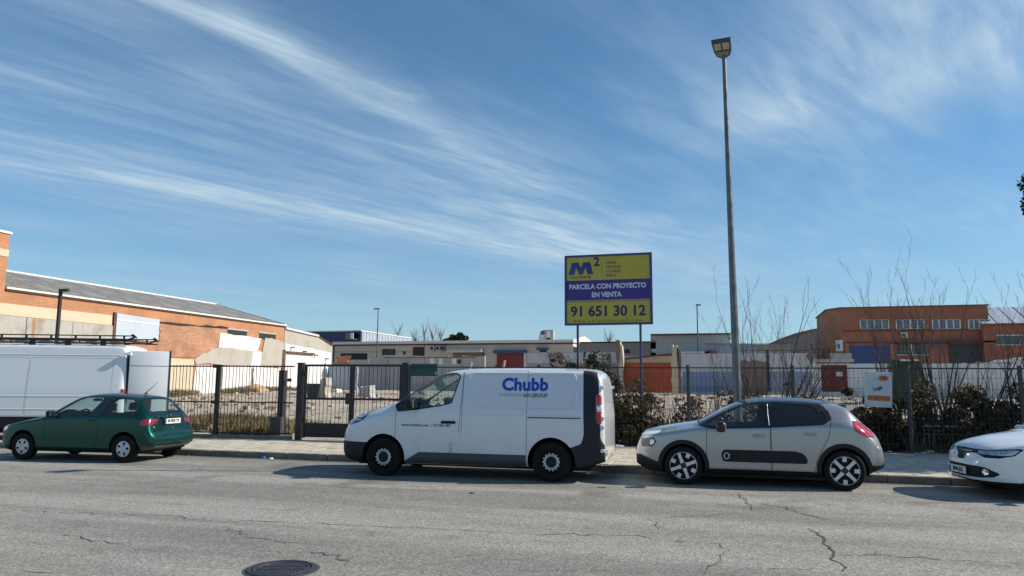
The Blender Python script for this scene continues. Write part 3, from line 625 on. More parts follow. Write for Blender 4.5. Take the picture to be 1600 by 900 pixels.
# ---- dark green three-door hatchback (3.81 m)
def green_hatch():
    root = empty('hatchback_car', (0, 0, 0), 0, 'dark green three-door hatchback with silver wheel covers, front cut by the left edge', 'car')
    P_ = paint_mat('dark_green', (.0035, .056, .046), .8, .36, dirty=.0, coat=.5, dirt=(.06, .08, .07))
    L = 3.81
    zt = curve([(0, .55), (.02, .64), (.08, .72), (.2, .775), (.6, .86), (1.1, .945), (1.2, .97), (1.5, 1.16), (1.85, 1.355), (2.05, 1.405), (2.4, 1.425), (2.9, 1.41), (3.2, 1.37), (3.32, 1.335), (3.42, 1.24), (3.58, 1.06), (3.64, .985), (3.70, .93), (3.725, .80), (3.74, .66), (3.79, .60), (3.81, .52)], 2)
    zb = curve([(0, .28), (.2, .20), (.5, .185), (3.3, .20), (3.6, .25), (3.81, .31)])
    zs = curve([(0, .50), (.15, .70), (.5, .80), (1.1, .90), (2.0, .92), (3.3, .955), (3.6, .93), (3.74, .62), (3.81, .50)])
    w = curve([(0, .50), (.08, .62), (.2, .72), (.45, .79), (.8, .815), (3.0, .818), (3.4, .80), (3.62, .765), (3.74, .73), (3.78, .70), (3.81, .64)])
    wr = curve([(0, .44), (.3, .66), (1.1, .72), (1.9, .585), (2.6, .565), (3.3, .55), (3.55, .60), (3.66, .66), (3.81, .60)])
    cr = curve([(0, .05), (.4, .06), (1.1, .06), (1.9, .06), (3.3, .05), (3.6, .03), (3.81, .03)])
    sk = Skin(L, zt, zb, zs, w, wr, cr, sharp=.07, endbulge=(.015, .03), step=.03)
    ax, rx, R = .77, 3.21, .285
    arch = [circ(ax, .30, .335, .5), circ(rx, .30, .335, .5)]
    for a in arch: sk.take(a)
    fw = side([(1.55, 1.035), (1.60, .955), (2.32, .965), (2.52, 1.29), (2.48, 1.335), (2.12, 1.335), (1.92, 1.26)], .012); rw = side([(2.62, .98), (3.30, 1.0), (3.37, 1.06), (3.30, 1.22), (3.2, 1.29), (2.72, 1.325), (2.74, 1.24)], .012)
    for f, n in ((fw, 'front_window'), (rw, 'rear_window')):
        F = sk.take(f); gl, tr = sk.split(F, grow(f, -.010)); sk.pair('window_seal', tr, M['trim'], root, .002); sk.pair(n, gl, M['glass'], root, -.004)
    F = sk.take(side([(1.50, 1.05), (1.56, .935), (3.34, .975), (3.42, 1.06), (3.33, 1.25), (3.22, 1.318), (2.6, 1.36), (2.1, 1.362), (1.86, 1.28)], .012)); sk.pair('pillar_trim', F, mat('pillar_dark_green', (.004, .022, .020), .35, .1, coat=.6), root, .001)
    wsf = topv([(1.26, -.1), (1.26, .60), (1.36, .64), (1.90, .525), (1.95, -.1)], .012, .1); F = sk.take(wsf); gl, tr = sk.split(F, grow(wsf, -.02)); sk.mesh('windscreen_seal', tr, M['trim'], root, .001); sk.mesh('windscreen', gl, M['glass'], root, -.004)
    rwf = topv([(3.36, -.1), (3.36, .44), (3.58, .535), (3.60, -.1)], .015, .02); F = sk.take(rwf); gl, tr = sk.split(F, grow(rwf, -.018)); sk.mesh('window_seal', tr, M['trim'], root, .002); sk.mesh('tailgate_window', gl, M['glass'], root, -.003)
    tl = lambda P, N: np.maximum(np.maximum(3.55-P[:, 0], np.abs(P[:, 2]-.825)-.065), .42+P[:, 1])
    F = sk.take(tl, .003); sk.pair('tail_lamp', F, M['dark_red_lamp'], root, .008)
    F = sk.take(side([(.06, .60), (.08, .68), (.34, .745), (.32, .64), (.2, .60)], .01, .05), .003); sk.pair('headlight', F, M['lamp_white'], root, .004)
    F = sk.take(lambda P, N: np.maximum(P[:, 0]-.46, P[:, 2]-.50), .003); sk.mesh('front_bumper', F, P_, root, .004)
    F = sk.take(lambda P, N: np.maximum(3.50-P[:, 0], np.maximum(P[:, 2]-.36, 0*P[:, 2]-1)), .002); sk.mesh('bumper_skirt', F, mat('grey_skirt', (.07, .075, .08), .6), root, .0)
    F = sk.take(lambda P, N: np.maximum(3.50-P[:, 0], P[:, 2]-.625), .003); sk.mesh('rear_bumper', F, P_, root, .022)
    F = sk.take(side([(1.30, 1.0), (1.30, .23), (2.56, .23), (2.60, 1.0), (2.60, 1.36), (2.0, 1.37), (1.6, 1.18)], .005), .008); sk.pair('door', F, P_, root)
    F = sk.take(topv([(.14, -.1), (.14, .5), (.4, .66), (1.16, .70), (1.2, -.1)], .01), .004); sk.mesh('bonnet', F, P_, root)
    F = sk.take(lambda P, N: np.maximum(3.33-P[:, 0], np.maximum(-P[:, 1]-.585, .63-P[:, 2])), .004); sk.mesh('tailgate', F, P_, root)
    finish(sk, root, P_, 0, arch+[grow(f, -.008) for f in (fw, rw, wsf, rwf)])
    well(root, ax, .30, .35, .77, .42); well(root, rx, .30, .35, .77, .42)
    for x, t in ((ax, .3), (rx, .75)):
        for sg in (-1, 1): wheel(root, x, sg*.715, R, .178, .18, 'cover', t)
    for sg in (-1, 1): mirror_(root, 1.52, sg*.80, .985, M['black_plastic'], .85, sg)
    door_handle(sk, root, 2.42, .86, P_, .16, .04)
    plate_at(root, 3.765, 0, .835, 'M 9335 TX', 1)
    bx('plate_recess', M['void'], root, 3.70, 3.748, -.34, .34, .905, .925)
    bx('fog_reflector', M['chrome'], root, 3.715, 3.742, -.585, -.535, .695, .745, bev=.012)
    for y, w_ in ((-.44, .10), (.42, .09)): bx('badge', M['chrome'], root, 3.705, 3.728, y-w_/2, y+w_/2, .935, .955)
    m = MB(); m.lathe([(.001, .012), (.03, .01), (.035, 0)], 20, 'x', (3.716, 0, .955)); m.build('emblem', M['chrome'], root, smooth=True)
    part('badge_script', M['chrome'], root, lambda m: m.box(3.730, 3.742, -.42, -.30, .685, .697))
    part('tailgate_lock', M['chrome'], root, lambda m: m.lathe([(.001, .014), (.016, .012), (.018, 0)], 14, 'x', (3.735, .04, .70)))
    part('rear_wiper', M['trim'], root, lambda m: (m.tube([(3.655, .02, .99), (3.60, .30, 1.035)], .009, 6), m.tube([(3.62, .05, 1.03), (3.60, .55, 1.045)], .006, 6)))
    part('aerial', M['trim'], root, lambda m: (m.box(3.03, 3.1, -.02, .02, 1.40, 1.425, bev=.008), m.tube([(3.05, 0, 1.42), (3.22, 0, 1.56), (3.34, 0, 1.66)], [.010, .006, .003], 6)))
    part('exhaust_pipe', M['steel'], root, lambda m: m.lathe([(.022, 0), (.025, .16), (.019, .16), (.016, 0)], 14, 'x', (3.62, -.35, .22)))
    part('interior_mirror', M['trim'], root, lambda m: (m.box(1.86, 1.89, -.13, .13, 1.235, 1.295, bev=.012), m.tube([(1.86, 0, 1.28), (1.83, 0, 1.34)], .008)))
    seats(root, [(1.85, -.34, .48, .56), (1.85, .34, .48, .56), (2.78, 0, 1.15, .42)]); cabin(root, 1.36, .98, .64, 1.80, .90, -.34)
    place(root, ax, -.75, -14.6, 12.67, math.radians(5.2)); return root
green_hatch()
# ---- white hatchback entering at the right
def white_hatch():
    root = empty('hatchback_car', (0, 0, 0), 0, 'white hatchback with black grille and badge, cut by the right edge', 'car')
    P_ = paint_mat('car_white', (.76, .77, .78), rough=.3, dirty=.2)
    L = 4.063
    zt = curve([(0, .56), (.015, .64), (.06, .73), (.14, .80), (.3, .865), (.6, .935), (.95, .985), (1.05, 1.0), (1.4, 1.18), (1.8, 1.385), (2.1, 1.44), (2.5, 1.448), (3.0, 1.41), (3.4, 1.33), (3.7, 1.08), (3.9, .95), (4.0, .80), (4.063, .6)], 2)
    zb = curve([(0, .245), (.2, .20), (.5, .18), (3.4, .20), (4.063, .33)])
    zs = curve([(0, .50), (.1, .66), (.4, .80), (.9, .90), (1.6, .93), (3.2, 1.0), (4.063, .64)])
    w = curve([(0, .42), (.04, .53), (.12, .66), (.28, .78), (.5, .845), (.8, .865), (3.3, .866), (3.8, .80), (4.063, .62)])
    wr = curve([(0, .36), (.2, .58), (.9, .73), (1.2, .70), (1.9, .60), (2.8, .57), (3.4, .55), (4.063, .5)])
    cr = curve([(0, .04), (.4, .08), (1.1, .07), (1.9, .07), (4.063, .05)])
    sk = Skin(L, zt, zb, zs, w, wr, cr, sharp=.07, endbulge=(.05, .015))
    ax, rx, R = .845, 3.434, .31
    arch = [circ(ax, .32, .355, .5), circ(rx, .32, .355, .5)]
    for a in arch: sk.take(a)
    fw = side([(1.25, 1.02), (1.32, .965), (2.2, .995), (2.22, 1.36), (1.95, 1.345), (1.6, 1.2)], .012); rw = side([(2.32, 1.0), (2.95, 1.05), (3.1, 1.15), (2.9, 1.31), (2.34, 1.36)], .012)
    for f, n in ((fw, 'front_window'), (rw, 'rear_window')):
        F = sk.take(f); gl, tr = sk.split(F, grow(f, -.016)); sk.pair('window_seal', tr, M['trim'], root, .002); sk.pair(n, gl, M['glass_dark'], root, -.004)
    wsf = topv([(1.10, -.1), (1.10, .58), (1.22, .64), (1.84, .55), (1.90, -.1)], .012, .1); F = sk.take(wsf); gl, tr = sk.split(F, grow(wsf, -.02)); sk.mesh('windscreen_seal', tr, M['trim'], root, .001); sk.mesh('windscreen', gl, M['glass'], root, -.004)
    dark = mat('gloss_black', (.008, .009, .012), .45, .05, spec=.25)
    # headlight wrapping from the grille round the corner, dark lower edge
    hl = lambda P, N: np.maximum(sdf(-P[:, 1]+P[:, 0]*.55, P[:, 2], [(.42, .675), (.46, .655), (.62, .615), (.84, .615), (1.02, .66), (1.12, .765), (1.0, .75), (.7, .725), (.42, .715)])-.006, P[:, 0]-.62)
    F = sk.take(hl, .003); gl, tr = sk.split(F, lambda P, N: np.maximum(hl(P, N)+.018, .655-P[:, 2])); sk.pair('headlight', gl, mat('lamp_clear', (.34, .37, .42), .12, .35, 22, metal=.35, coat=1), root, .004); sk.pair('headlight_surround', tr, dark, root, .002)
    gr = lambda P, N: np.maximum(sdf(-P[:, 1], P[:, 2], [(-.1, .735), (.14, .725), (.53, .712), (.53, .672), (.20, .665), (.15, .64), (.09, .555), (-.1, .55)])-.004, P[:, 0]-.3)
    F = sk.take(gr, .002); sk.mesh('grille', F, dark, root, .004)
    lo = lambda P, N: np.maximum(sdf(-P[:, 1], P[:, 2], [(-.1, .475), (.5, .465), (.60, .45), (.72, .38), (.66, .335), (.5, .315), (-.1, .305)])-.01, P[:, 0]-.4)
    F = sk.take(lo, .002); sk.mesh('lower_grille', F, M['black_plastic'], root, -.012)
    F = sk.take(lambda P, N: np.maximum(P[:, 0]-.55, P[:, 2]-.262), .002); sk.mesh('front_splitter', F, M['black_plastic'], root, .004)
    F = sk.take(side([(1.22, 1.0), (1.20, .24), (2.25, .24), (2.27, 1.40), (1.8, 1.40), (1.4, 1.2)], .005), .008); sk.pair('front_door', F, P_, root)
    F = sk.take(topv([(.10, -.1), (.10, .40), (.3, .62), (.6, .72), (1.05, .735), (1.08, -.1)], .01), .004); sk.mesh('bonnet', F, P_, root)
    F = sk.take(lambda P, N: np.maximum(3.47-P[:, 0], .35-P[:, 2]), .004); sk.mesh('tailgate', F, P_, root)
    finish(sk, root, P_, 0, arch+[grow(f, -.008) for f in (fw, rw, wsf)])
    well(root, ax, .32, .37, .82, .45); well(root, rx, .32, .37, .82, .45)
    for x in (ax, rx):
        for sg in (-1, 1): wheel(root, x, sg*.755, R, .205, .195, 'plain', .2)
    for sg in (-1, 1): mirror_(root, 1.45, sg*.85, .96, P_, .95, sg)
    # lozenge badge
    b = MB()
    o_ = [(0, .10), (.062, 0), (0, -.10), (-.062, 0)]; i_ = [(0, .052), (.027, 0), (0, -.052), (-.027, 0)]
    vs = [(-.02, y, z) for y, z in o_]+[(-.032, y*.72, z*.72) for y, z in o_]+[(-.02, y, z) for y, z in i_]
    b.add(vs, [(k, (k+1) % 4, 4+(k+1) % 4, 4+k) for k in range(4)]+[(4+k, 4+(k+1) % 4, 8+(k+1) % 4, 8+k) for k in range(4)]); o = b.build('badge', M['chrome'], root); o.location = (-.05, 0, .645); o.scale = (1, 1.25, 1.2)
    [part('grille_bar', M['chrome'], root, lambda m: m.tube([(-.035+.25*t*t, sg*(.10+.32*t), .692) for t in np.linspace(0, 1, 6)], .005, 6)) for sg in (-1, 1)]
    plate_at(root, -.058, 0, .385, '8046 JGC', -1)
    for sg in (-1, 1):
        m = MB(); m.lathe([(.001, .0), (.035, -.004), (.048, -.02), (.055, 0), (.055, .03)], 24, 'x'); o = m.build('fog_lamp', M['chrome'], root, smooth=True); o.location = (.085, sg*.575, .395); o.rotation_euler = (0, 0, sg*-.6)
        m = MB(); m.lathe([(.001, -.02), (.03, -.014), (.038, 0)], 18, 'x'); o = m.build('headlight_lens', M['lamp_white'], root, smooth=True); o.location = (.215, sg*.655, .695); o.rotation_euler = (0, 0, sg*-.7)
    seats(root, [(1.85, -.34, .48, .58), (1.85, .34, .48, .58), (2.78, 0, 1.2, .5)]); cabin(root, 1.3, .98, .66, 1.75, .91, -.36)
    root.location = (3.42, 13.72, 0); root.rotation_euler = (0, 0, math.radians(10.5)); return root
white_hatch()
# ---- tall white van on the pavement behind the green car, its rear door open
def tall_van():
    root = empty('tall_van', (0, 0, 0), 0, 'tall white van with black ladder rack and open rear door behind the green car', 'van')
    P_ = paint_mat('tall_van_white', (.77, .78, .79), rough=.3, dirty=.3)
    L = 6.6
    zt = curve([(0, .75), (.05, .92), (.2, 1.06), (.8, 1.25), (1.0, 1.34), (1.6, 2.0), (2.0, 2.35), (2.4, 2.49), (3.2, 2.52), (6.2, 2.52), (6.44, 2.505), (6.51, 2.44), (6.545, 2.30), (6.57, 1.7), (6.6, 1.0)], 2)
    zb = curve([(0, .3), (.4, .25), (6.6, .33)]); zs = curve([(0, .7), (.4, 1.0), (1.2, 1.25), (6.6, 1.28)])
    w = curve([(0, .65), (.15, .85), (.5, .98), (1.0, 1.02), (6.4, 1.02), (6.53, 1.0), (6.6, .94)]); wr = curve([(0, .55), (.8, .88), (2.2, .86), (6.5, .86), (6.6, .84)])
    cr = curve([(0, .06), (6.6, .06)])
    sk = Skin(L, zt, zb, zs, w, wr, cr, sharp=.15, endbulge=(.02, .005), step=.06)
    ax, rx, R = .95, 5.30, .34; arch = [circ(ax, .36, .43, .6), circ(rx, .36, .43, .6)]
    for a in arch: sk.take(a)
    win = side([(1.25, 1.35), (2.2, 1.35), (2.2, 2.05), (1.95, 2.05)], .03); wsf = topv([(1.05, -.1), (1.05, .8), (1.9, .76), (2.0, -.1)], .02)
    F = sk.take(win); sk.pair('side_window', F, M['glass_dark'], root, 0); F = sk.take(wsf); sk.mesh('windscreen', F, M['glass_dark'], root, 0)
    F = sk.take(lambda P, N: np.maximum(P[:, 2]-.60, .55-P[:, 0]), .003); sk.mesh('lower_cladding', F, M['black_plastic'], root, .012)
    F = sk.take(side([(4.15, .62), (6.25, .62), (6.25, 2.12), (4.15, 2.12)], 0), .006); sk.pair('side_panel', F, P_, root)
    F = sk.take(side([(2.45, .62), (4.13, .62), (4.13, 2.12), (2.45, 2.12)], 0), .006); sk.pair('side_panel', F, P_, root)
    finish(sk, root, P_, 0, arch+[win, wsf]); well(root, ax, .36, .44, .96, .5); well(root, rx, .36, .44, .96, .5)
    for x in (ax, rx):
        for sg in (-1, 1): wheel(root, x, sg*.88, R, .2, .22, 'steel')
    for z in (2.20, 1.13, .80):
        part('waist_moulding', P_, root, lambda m: m.tube([(a, -(sk.width(a, z)-.004), z) for a in np.linspace(2.4, 6.4, 14)], .013, 8), smooth=True)
    for sg in (-1, 1): bx('tail_lamp', M['red_lamp'], root, 6.50, 6.59, min(sg*.86, sg*1.0), max(sg*.86, sg*1.0), 1.05, 1.32, bev=.03, angle=50)
    for y in (-.9,):
        d = MB(); d.box(0, 1.0, -.02, .035, .42, 2.32, bev=.02); o = d.build('rear_door', P_, root, angle=50, ); o.location = (6.66, y-.03, 0); o.rotation_euler = (0, 0, .14); o['label'] = 'open white rear door'
        bx('door_edge', M['trim'], o, .995, 1.02, -.025, .04, .45, 2.34); bx('door_ridge', P_, o, .02, .99, -.03, -.015, 1.10, 1.13); bx('door_seam', M['trim'], o, .02, .99, -.024, -.018, 1.925, 1.935)
        bx('door_hinge', P_, root, 6.52, 6.70, -1.0, -.90, 2.20, 2.28, bev=.01)
    k = MB(); k.box(6.59, 6.60, -.85, .85, .45, 2.3); k.build('load_opening', M['void'], root)
    # ladder rack
    for sg in (-1, 1):
        part('rack_rail', M['black_iron'], root, lambda m: (m.tube([(1.9, sg*.82, 2.60), (6.5, sg*.82, 2.60), (6.72, sg*.82, 2.70)], .028, 6), m.tube([(1.9, sg*.84, 2.72), (6.72, sg*.84, 2.72)], .016, 6), m.box(6.4, 6.75, sg*.82-.02, sg*.82+.02, 2.565, 2.60), m.tube([(6.62, sg*.83, 2.73), (6.65, sg*.83, 2.76), (6.76, sg*.83, 2.67)], .024, 6)))
        for x in np.arange(2.1, 6.7, .62): bx('rack_upright', M['black_iron'], root, x-.022, x+.022, sg*.84-.02, sg*.84+.02, 2.60, 2.72)
        for x in np.arange(2.3, 6.5, .9): bx('rack_foot', M['black_iron'], root, x-.07, x+.07, sg*.80-.03, sg*.80+.03, 2.47, 2.60)
    for x in np.arange(2.1, 6.7, .62): bx('rack_crossbar', M['black_iron'], root, x-.025, x+.025, -.82, .82, 2.585, 2.63)
    yw = math.radians(23); cs_, sn_ = math.cos(yw), math.sin(yw); root.rotation_euler = (0, 0, yw); root.scale = (1, 1, 1.015)
    root.location = (-15.65-(6.57*cs_+.98*sn_), 16.4-(6.57*sn_-.98*cs_), .135); return root
tall_van()
# ------------------------------------------------------------------ ground, road, pavement
def yf(x): return 19.5+.098*x                                    # the fence line
def vnoise(x, y, sc, seed=0):
    """cheap smooth value noise on arrays"""
    x, y = np.asarray(x, float)*sc, np.asarray(y, float)*sc; xi, yi = np.floor(x), np.floor(y); u, v = x-xi, y-yi; u, v = u*u*(3-2*u), v*v*(3-2*v)
    h = lambda a, b: np.modf(np.abs(np.sin(a*127.1+b*311.7+seed*74.7)*43758.5453))[0]
    return (h(xi, yi)*(1-u)+h(xi+1, yi)*u)*(1-v)+(h(xi, yi+1)*(1-u)+h(xi+1, yi+1)*u)*v
def hgt(x, y):
    x, y = np.asarray(x, float), np.asarray(y, float); d = y-yf(x); t = np.clip(d/33, 0, 1)
    z = .10+.92*t**.85+np.clip(d/2, 0, 1)*(.16*(vnoise(x, y, .45)-.5)+.12*(vnoise(x, y, 1.3, 3)-.5)+.06*(vnoise(x, y, 3.1, 5)-.5))*np.clip((75-y)/15, 0, 1)
    return np.where(d < -.15, -.06, z)
def GP(px, py):
    d = ray(px, py); lo = 16.0
    for k in range(4000):
        y = lo+k*.02; p = O+d*(y/d.y)
        if p.z <= float(hgt(p.x, p.y)): return p
    return p
def grid_mesh(name, xs, ys, m, zf):
    X, Y = np.meshgrid(xs, ys); Z = zf(X, Y); V = np.column_stack([X.ravel(), Y.ravel(), Z.ravel()]); n, k = len(ys), len(xs)
    i = np.arange(n*k).reshape(n, k); q = np.stack([i[:-1, :-1], i[:-1, 1:], i[1:, 1:], i[1:, :-1]], -1).reshape(-1, 4)
    me = bpy.data.meshes.new(name); me.from_pydata(V.tolist(), [], q.tolist()); me.materials.append(m); me.polygons.foreach_set('use_smooth', [True]*len(me.polygons)); me.update()
    return link(name, me)
def rubble_mat():
    m, t, b = base_mat('rubble_ground'); tc = t.n('ShaderNodeTexCoord').outputs['Object']
    big = t.ramp(t.noise(tc, .25, 5, .6), .38, .62); mid = t.ramp(t.noise(tc, 1.7, 7, .7), .35, .68); sm = t.noise(tc, 16, 6, .75)
    c = t.mix(big, (.38, .285, .215), (.56, .465, .37)); c = t.mix(mid, c, (.60, .53, .44)); c = t.mix(t.ramp(sm, .52, .66), c, (.10, .085, .065)); c = t.mix(t.m('MULTIPLY', t.ramp(t.noise(tc, .55, 5, .65), .55, .75), .6), c, (.16, .12, .07))
    t.l.new(c, b.inputs['Base Color']); b.inputs['Roughness'].default_value = .95
    bn = t.n('ShaderNodeBump'); bn.inputs['Strength'].default_value = 1; bn.inputs['Distance'].default_value = .08; t.l.new(sm, bn.inputs['Height']); t.l.new(bn.outputs[0], b.inputs['Normal']); return m
xs = np.concatenate([[-900, -400, -150, -80, -50], np.arange(-38, 30, .33), [40, 60, 100, 200, 500, 900]]); ys = np.concatenate([[-300, -60, -20, 5, 14], np.arange(15, 40, .25), np.arange(40, 76, .8), [90, 130, 250, 600, 1500]])
tag(grid_mesh('ground', xs, ys, rubble_mat(), hgt), kind='structure')
def asphalt():
    m, t, b = base_mat('asphalt'); tc = t.n('ShaderNodeTexCoord').outputs['Object']
    mp = t.n('ShaderNodeMapping'); t.l.new(tc, mp.inputs[0]); mp.inputs['Scale'].default_value = (.10, 1.0, 1)
    lane = t.noise(mp.outputs[0], .8, 5, .6); big = t.noise(tc, .35, 5, .6); mid = t.noise(tc, 2.2, 7, .7)
    vo = t.n('ShaderNodeTexVoronoi'); t.l.new(tc, vo.inputs[0]); vo.inputs['Scale'].default_value = 42
    grain = t.noise(tc, 140, 3, .8); g2 = t.noise(tc, 38, 4, .75)
    c = t.mix(t.ramp(lane, .38, .62), (.215, .205, .188), (.33, .318, .29)); c = t.mix(t.m('MULTIPLY', t.ramp(big, .4, .65), .45), c, (.30, .285, .255))
    c = t.mix(t.m('MULTIPLY', t.ramp(mid, .52, .72), .6), c, (.17, .155, .135))
    sep = t.n('ShaderNodeSeparateColor'); t.l.new(vo.outputs['Color'], sep.inputs[0])
    c = t.mix(1.0, c, t.mix(t.m('POWER', sep.outputs[0], 1.6), (.80, .80, .80), (1.36, 1.34, 1.29)), 'MULTIPLY'); c = t.mix(1.0, c, t.mix(t.ramp(grain, .35, .65), (.82,)*3, (1.16,)*3), 'MULTIPLY')
    c = t.mix(1.0, c, t.mix(t.ramp(g2, .3, .7), (.80,)*3, (1.16,)*3), 'MULTIPLY')
    oil = t.m('MULTIPLY', t.ramp(t.noise(tc, .7, 5, .6), .50, .70), .62); s3 = t.n('ShaderNodeSeparateXYZ'); t.l.new(tc, s3.inputs[0])
    band = t.m('MULTIPLY', t.ramp(s3.outputs[1], 9.6, 11.6), t.ramp(s3.outputs[1], 15.2, 13.5)); c = t.mix(t.m('MULTIPLY', oil, band), c, (.11, .085, .06))
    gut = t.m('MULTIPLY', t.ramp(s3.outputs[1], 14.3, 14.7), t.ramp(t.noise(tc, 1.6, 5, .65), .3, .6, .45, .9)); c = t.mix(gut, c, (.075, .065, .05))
    t.l.new(c, b.inputs['Base Color']); b.inputs['Roughness'].default_value = .92; b.inputs['Specular IOR Level'].default_value = .25
    bn = t.n('ShaderNodeBump'); bn.inputs['Strength'].default_value = .55; bn.inputs['Distance'].default_value = .008; t.l.new(t.m('ADD', vo.outputs['Distance'], grain), bn.inputs['Height']); t.l.new(bn.outputs[0], b.inputs['Normal']); return m
KERB = 14.72
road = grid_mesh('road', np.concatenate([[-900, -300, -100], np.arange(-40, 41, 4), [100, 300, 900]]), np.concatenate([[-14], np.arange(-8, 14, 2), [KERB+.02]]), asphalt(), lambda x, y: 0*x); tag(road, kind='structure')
M['crack'] = mat('crack_filler_dark', (.065, .060, .050), .95, .3, 20)
def crack(pts, w=.010, jit=.03, seed=1):
    """a crack: a ragged ribbon of dark bitumen laid on the road surface"""
    R = random.Random(seed); w3 = [AZ(*p) for p in pts]; path = []
    for a, b in zip(w3[:-1], w3[1:]):
        n = max(2, int((b-a).length/.09))
        for k in range(n): path.append(a.lerp(b, k/n)+Vector((R.gauss(0, jit), R.gauss(0, jit*1.2), 0)))
    path.append(w3[-1]); m = MB(); vs = []
    for i, p in enumerate(path):
        d = (path[min(i+1, len(path)-1)]-path[max(i-1, 0)]).normalized(); q = Vector((-d.y, d.x, 0)); t = min(1, i/4, (len(path)-1-i)/4)
        h = w*max(.12, t)*R.uniform(.25, 1.4); vs += [(p.x+q.x*h, p.y+q.y*h, .004), (p.x-q.x*h, p.y-q.y*h, .004)]
    m.add(vs, [(2*i, 2*i+1, 2*i+3, 2*i+2) for i in range(len(path)-1)])
    for i in range(2, len(path)-2):
        if R.random() < .16:
            p = path[i]; a = R.uniform(0, 2*PI); L = R.uniform(.06, .32); d = Vector((math.cos(a), math.sin(a), 0)); q = Vector((-d.y, d.x, 0))*w*.35; e = p+d*L*.5+q*R.uniform(-4, 4); f = p+d*L
            m.add([(p.x+q.x, p.y+q.y, .0045), (p.x-q.x, p.y-q.y, .0045), (e.x-q.x*.7, e.y-q.y*.7, .0045), (e.x+q.x*.7, e.y+q.y*.7, .0045), (f.x, f.y, .0045)], [(0, 1, 2, 3), (3, 2, 4)])
    m.build('crack', M['crack'], road, fix=False)
for k, (pts, w) in enumerate([
    ([(1155, 768), (1156, 776), (1175, 792), (1172, 800)], .014), ([(1178, 785), (1225, 793), (1250, 803), (1310, 816)], .018), ([(1175, 801), (1090, 806), (1022, 812), (1030, 830)], .009),
    ([(1265, 826), (1272, 833), (1290, 845), (1300, 862), (1312, 880), (1325, 898)], .020), ([(800, 834), (1000, 837), (1020, 843), (1120, 850), (1138, 860), (1125, 875), (1085, 898)], .012),
    ([(1120, 888), (1240, 889), (1315, 893)], .009), ([(1310, 866), (1440, 872), (1510, 877), (1600, 880)], .011), ([(0, 797), (150, 803), (260, 805), (300, 811), (480, 818), (640, 825), (800, 833)], .010),
    ([(110, 826), (105, 836), (150, 848), (180, 851), (240, 846)], .012), ([(130, 815), (110, 826)], .010), ([(95, 845), (60, 856)], .007), ([(350, 820), (365, 830), (390, 840), (450, 848), (520, 852)], .010),
    ([(365, 830), (368, 842), (388, 844)], .010), ([(462, 864), (475, 863.5), (490, 864), (503, 865), (515, 867), (527, 871), (538, 876), (545, 882), (549, 888)], .014), ([(400, 860), (470, 864)], .012), ([(180, 851), (250, 862), (300, 861)], .006), ([(500, 760), (620, 765), (700, 768)], .010), ([(490, 780), (560, 783)], .008),
    ([(740, 882), (800, 890), (1000, 893)], .006), ([(0, 893), (60, 896), (140, 899)], .010), ([(660, 868), (760, 870), (860, 880)], .005), ([(310, 735), (420, 742)], .007), ([(1440, 800), (1520, 806), (1600, 810)], .006)]): crack(pts, w*.62, .028, k)
pv = mat('pavement_base', (.34, .31, .26), .95, .25, 2.5, .3, 30)
def pave_z(x, y): return 0*x+.128
V = []; xs_ = np.concatenate([[-300, -100, -60], np.arange(-40, 41, 2), [60, 100, 300]])
me = bpy.data.meshes.new('pavement'); vs = []
for x in xs_: vs += [(x, KERB+.15, .122), (x, yf(x)+.1 if abs(x) < 60 else yf(math.copysign(60, x)), .122), (x, yf(x)+.1 if abs(x) < 60 else yf(math.copysign(60, x)), -.1)]
me.from_pydata(vs, [], [f for i in range(len(xs_)-1) for f in ((3*i, 3*i+3, 3*i+4, 3*i+1), (3*i+1, 3*i+4, 3*i+5, 3*i+2))]); me.materials.append(pv); pave = tag(link('pavement', me), kind='structure')
slab_m = [mat('paving_'+n, c, .9, .16, 3.0, .25, 40, island=0, bdist=.01) for n, c in (('pale', (.50, .445, .345)), ('grey', (.44, .395, .315)), ('warm', (.52, .45, .34)))]
slab_me = []
for sm in slab_m:
    t_ = MB(); t_.box(-.295, .295, -.295, .295, -.03, 0, bev=.012); o = t_.build('paving_slab', sm, pave); slab_me.append(o.data); bpy.data.objects.remove(o)
def inst(name, me, parent, loc, rot=(0, 0, 0), sc=(1, 1, 1)):
    o = link(name, me, parent); o.location = loc; o.rotation_euler = rot; o.scale = sc; return o
cells = []
for i in range(-31, 13):
    for j in range(0, 10):
        x, y = i*.6+.3+(.3 if j % 2 else 0), KERB+.15+.3+j*.6
        if y+.3 < yf(x)-.06: cells.append((x, y))
cells.sort(key=lambda p: math.hypot(p[0], p[1])); rest = MB()
for k, (x, y) in enumerate(cells):
    if k < 300: inst('paving_slab', random.choices(slab_me, (5, 3, 2))[0], pave, (x, y, .128+random.uniform(0, .008)), (random.uniform(-.006, .006), random.uniform(-.006, .006), random.choice((0, PI/2))))
    else: rest.box(x-.295, x+.295, y-.295, y+.295, .11, .13)
if rest.v: rest.build('paving_slabs', slab_m[0], pave, kind='stuff')
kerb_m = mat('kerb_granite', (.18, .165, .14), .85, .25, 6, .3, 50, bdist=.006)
kb = []
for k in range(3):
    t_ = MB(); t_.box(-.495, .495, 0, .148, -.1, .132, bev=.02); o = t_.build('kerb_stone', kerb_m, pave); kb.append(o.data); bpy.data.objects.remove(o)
for i in range(-34, 20): inst('kerb_stone', kb[i % 3], pave, (i*1.0, KERB+random.uniform(-.008, .008), random.uniform(-.008, .006)), (0, 0, random.uniform(-.006, .006)))
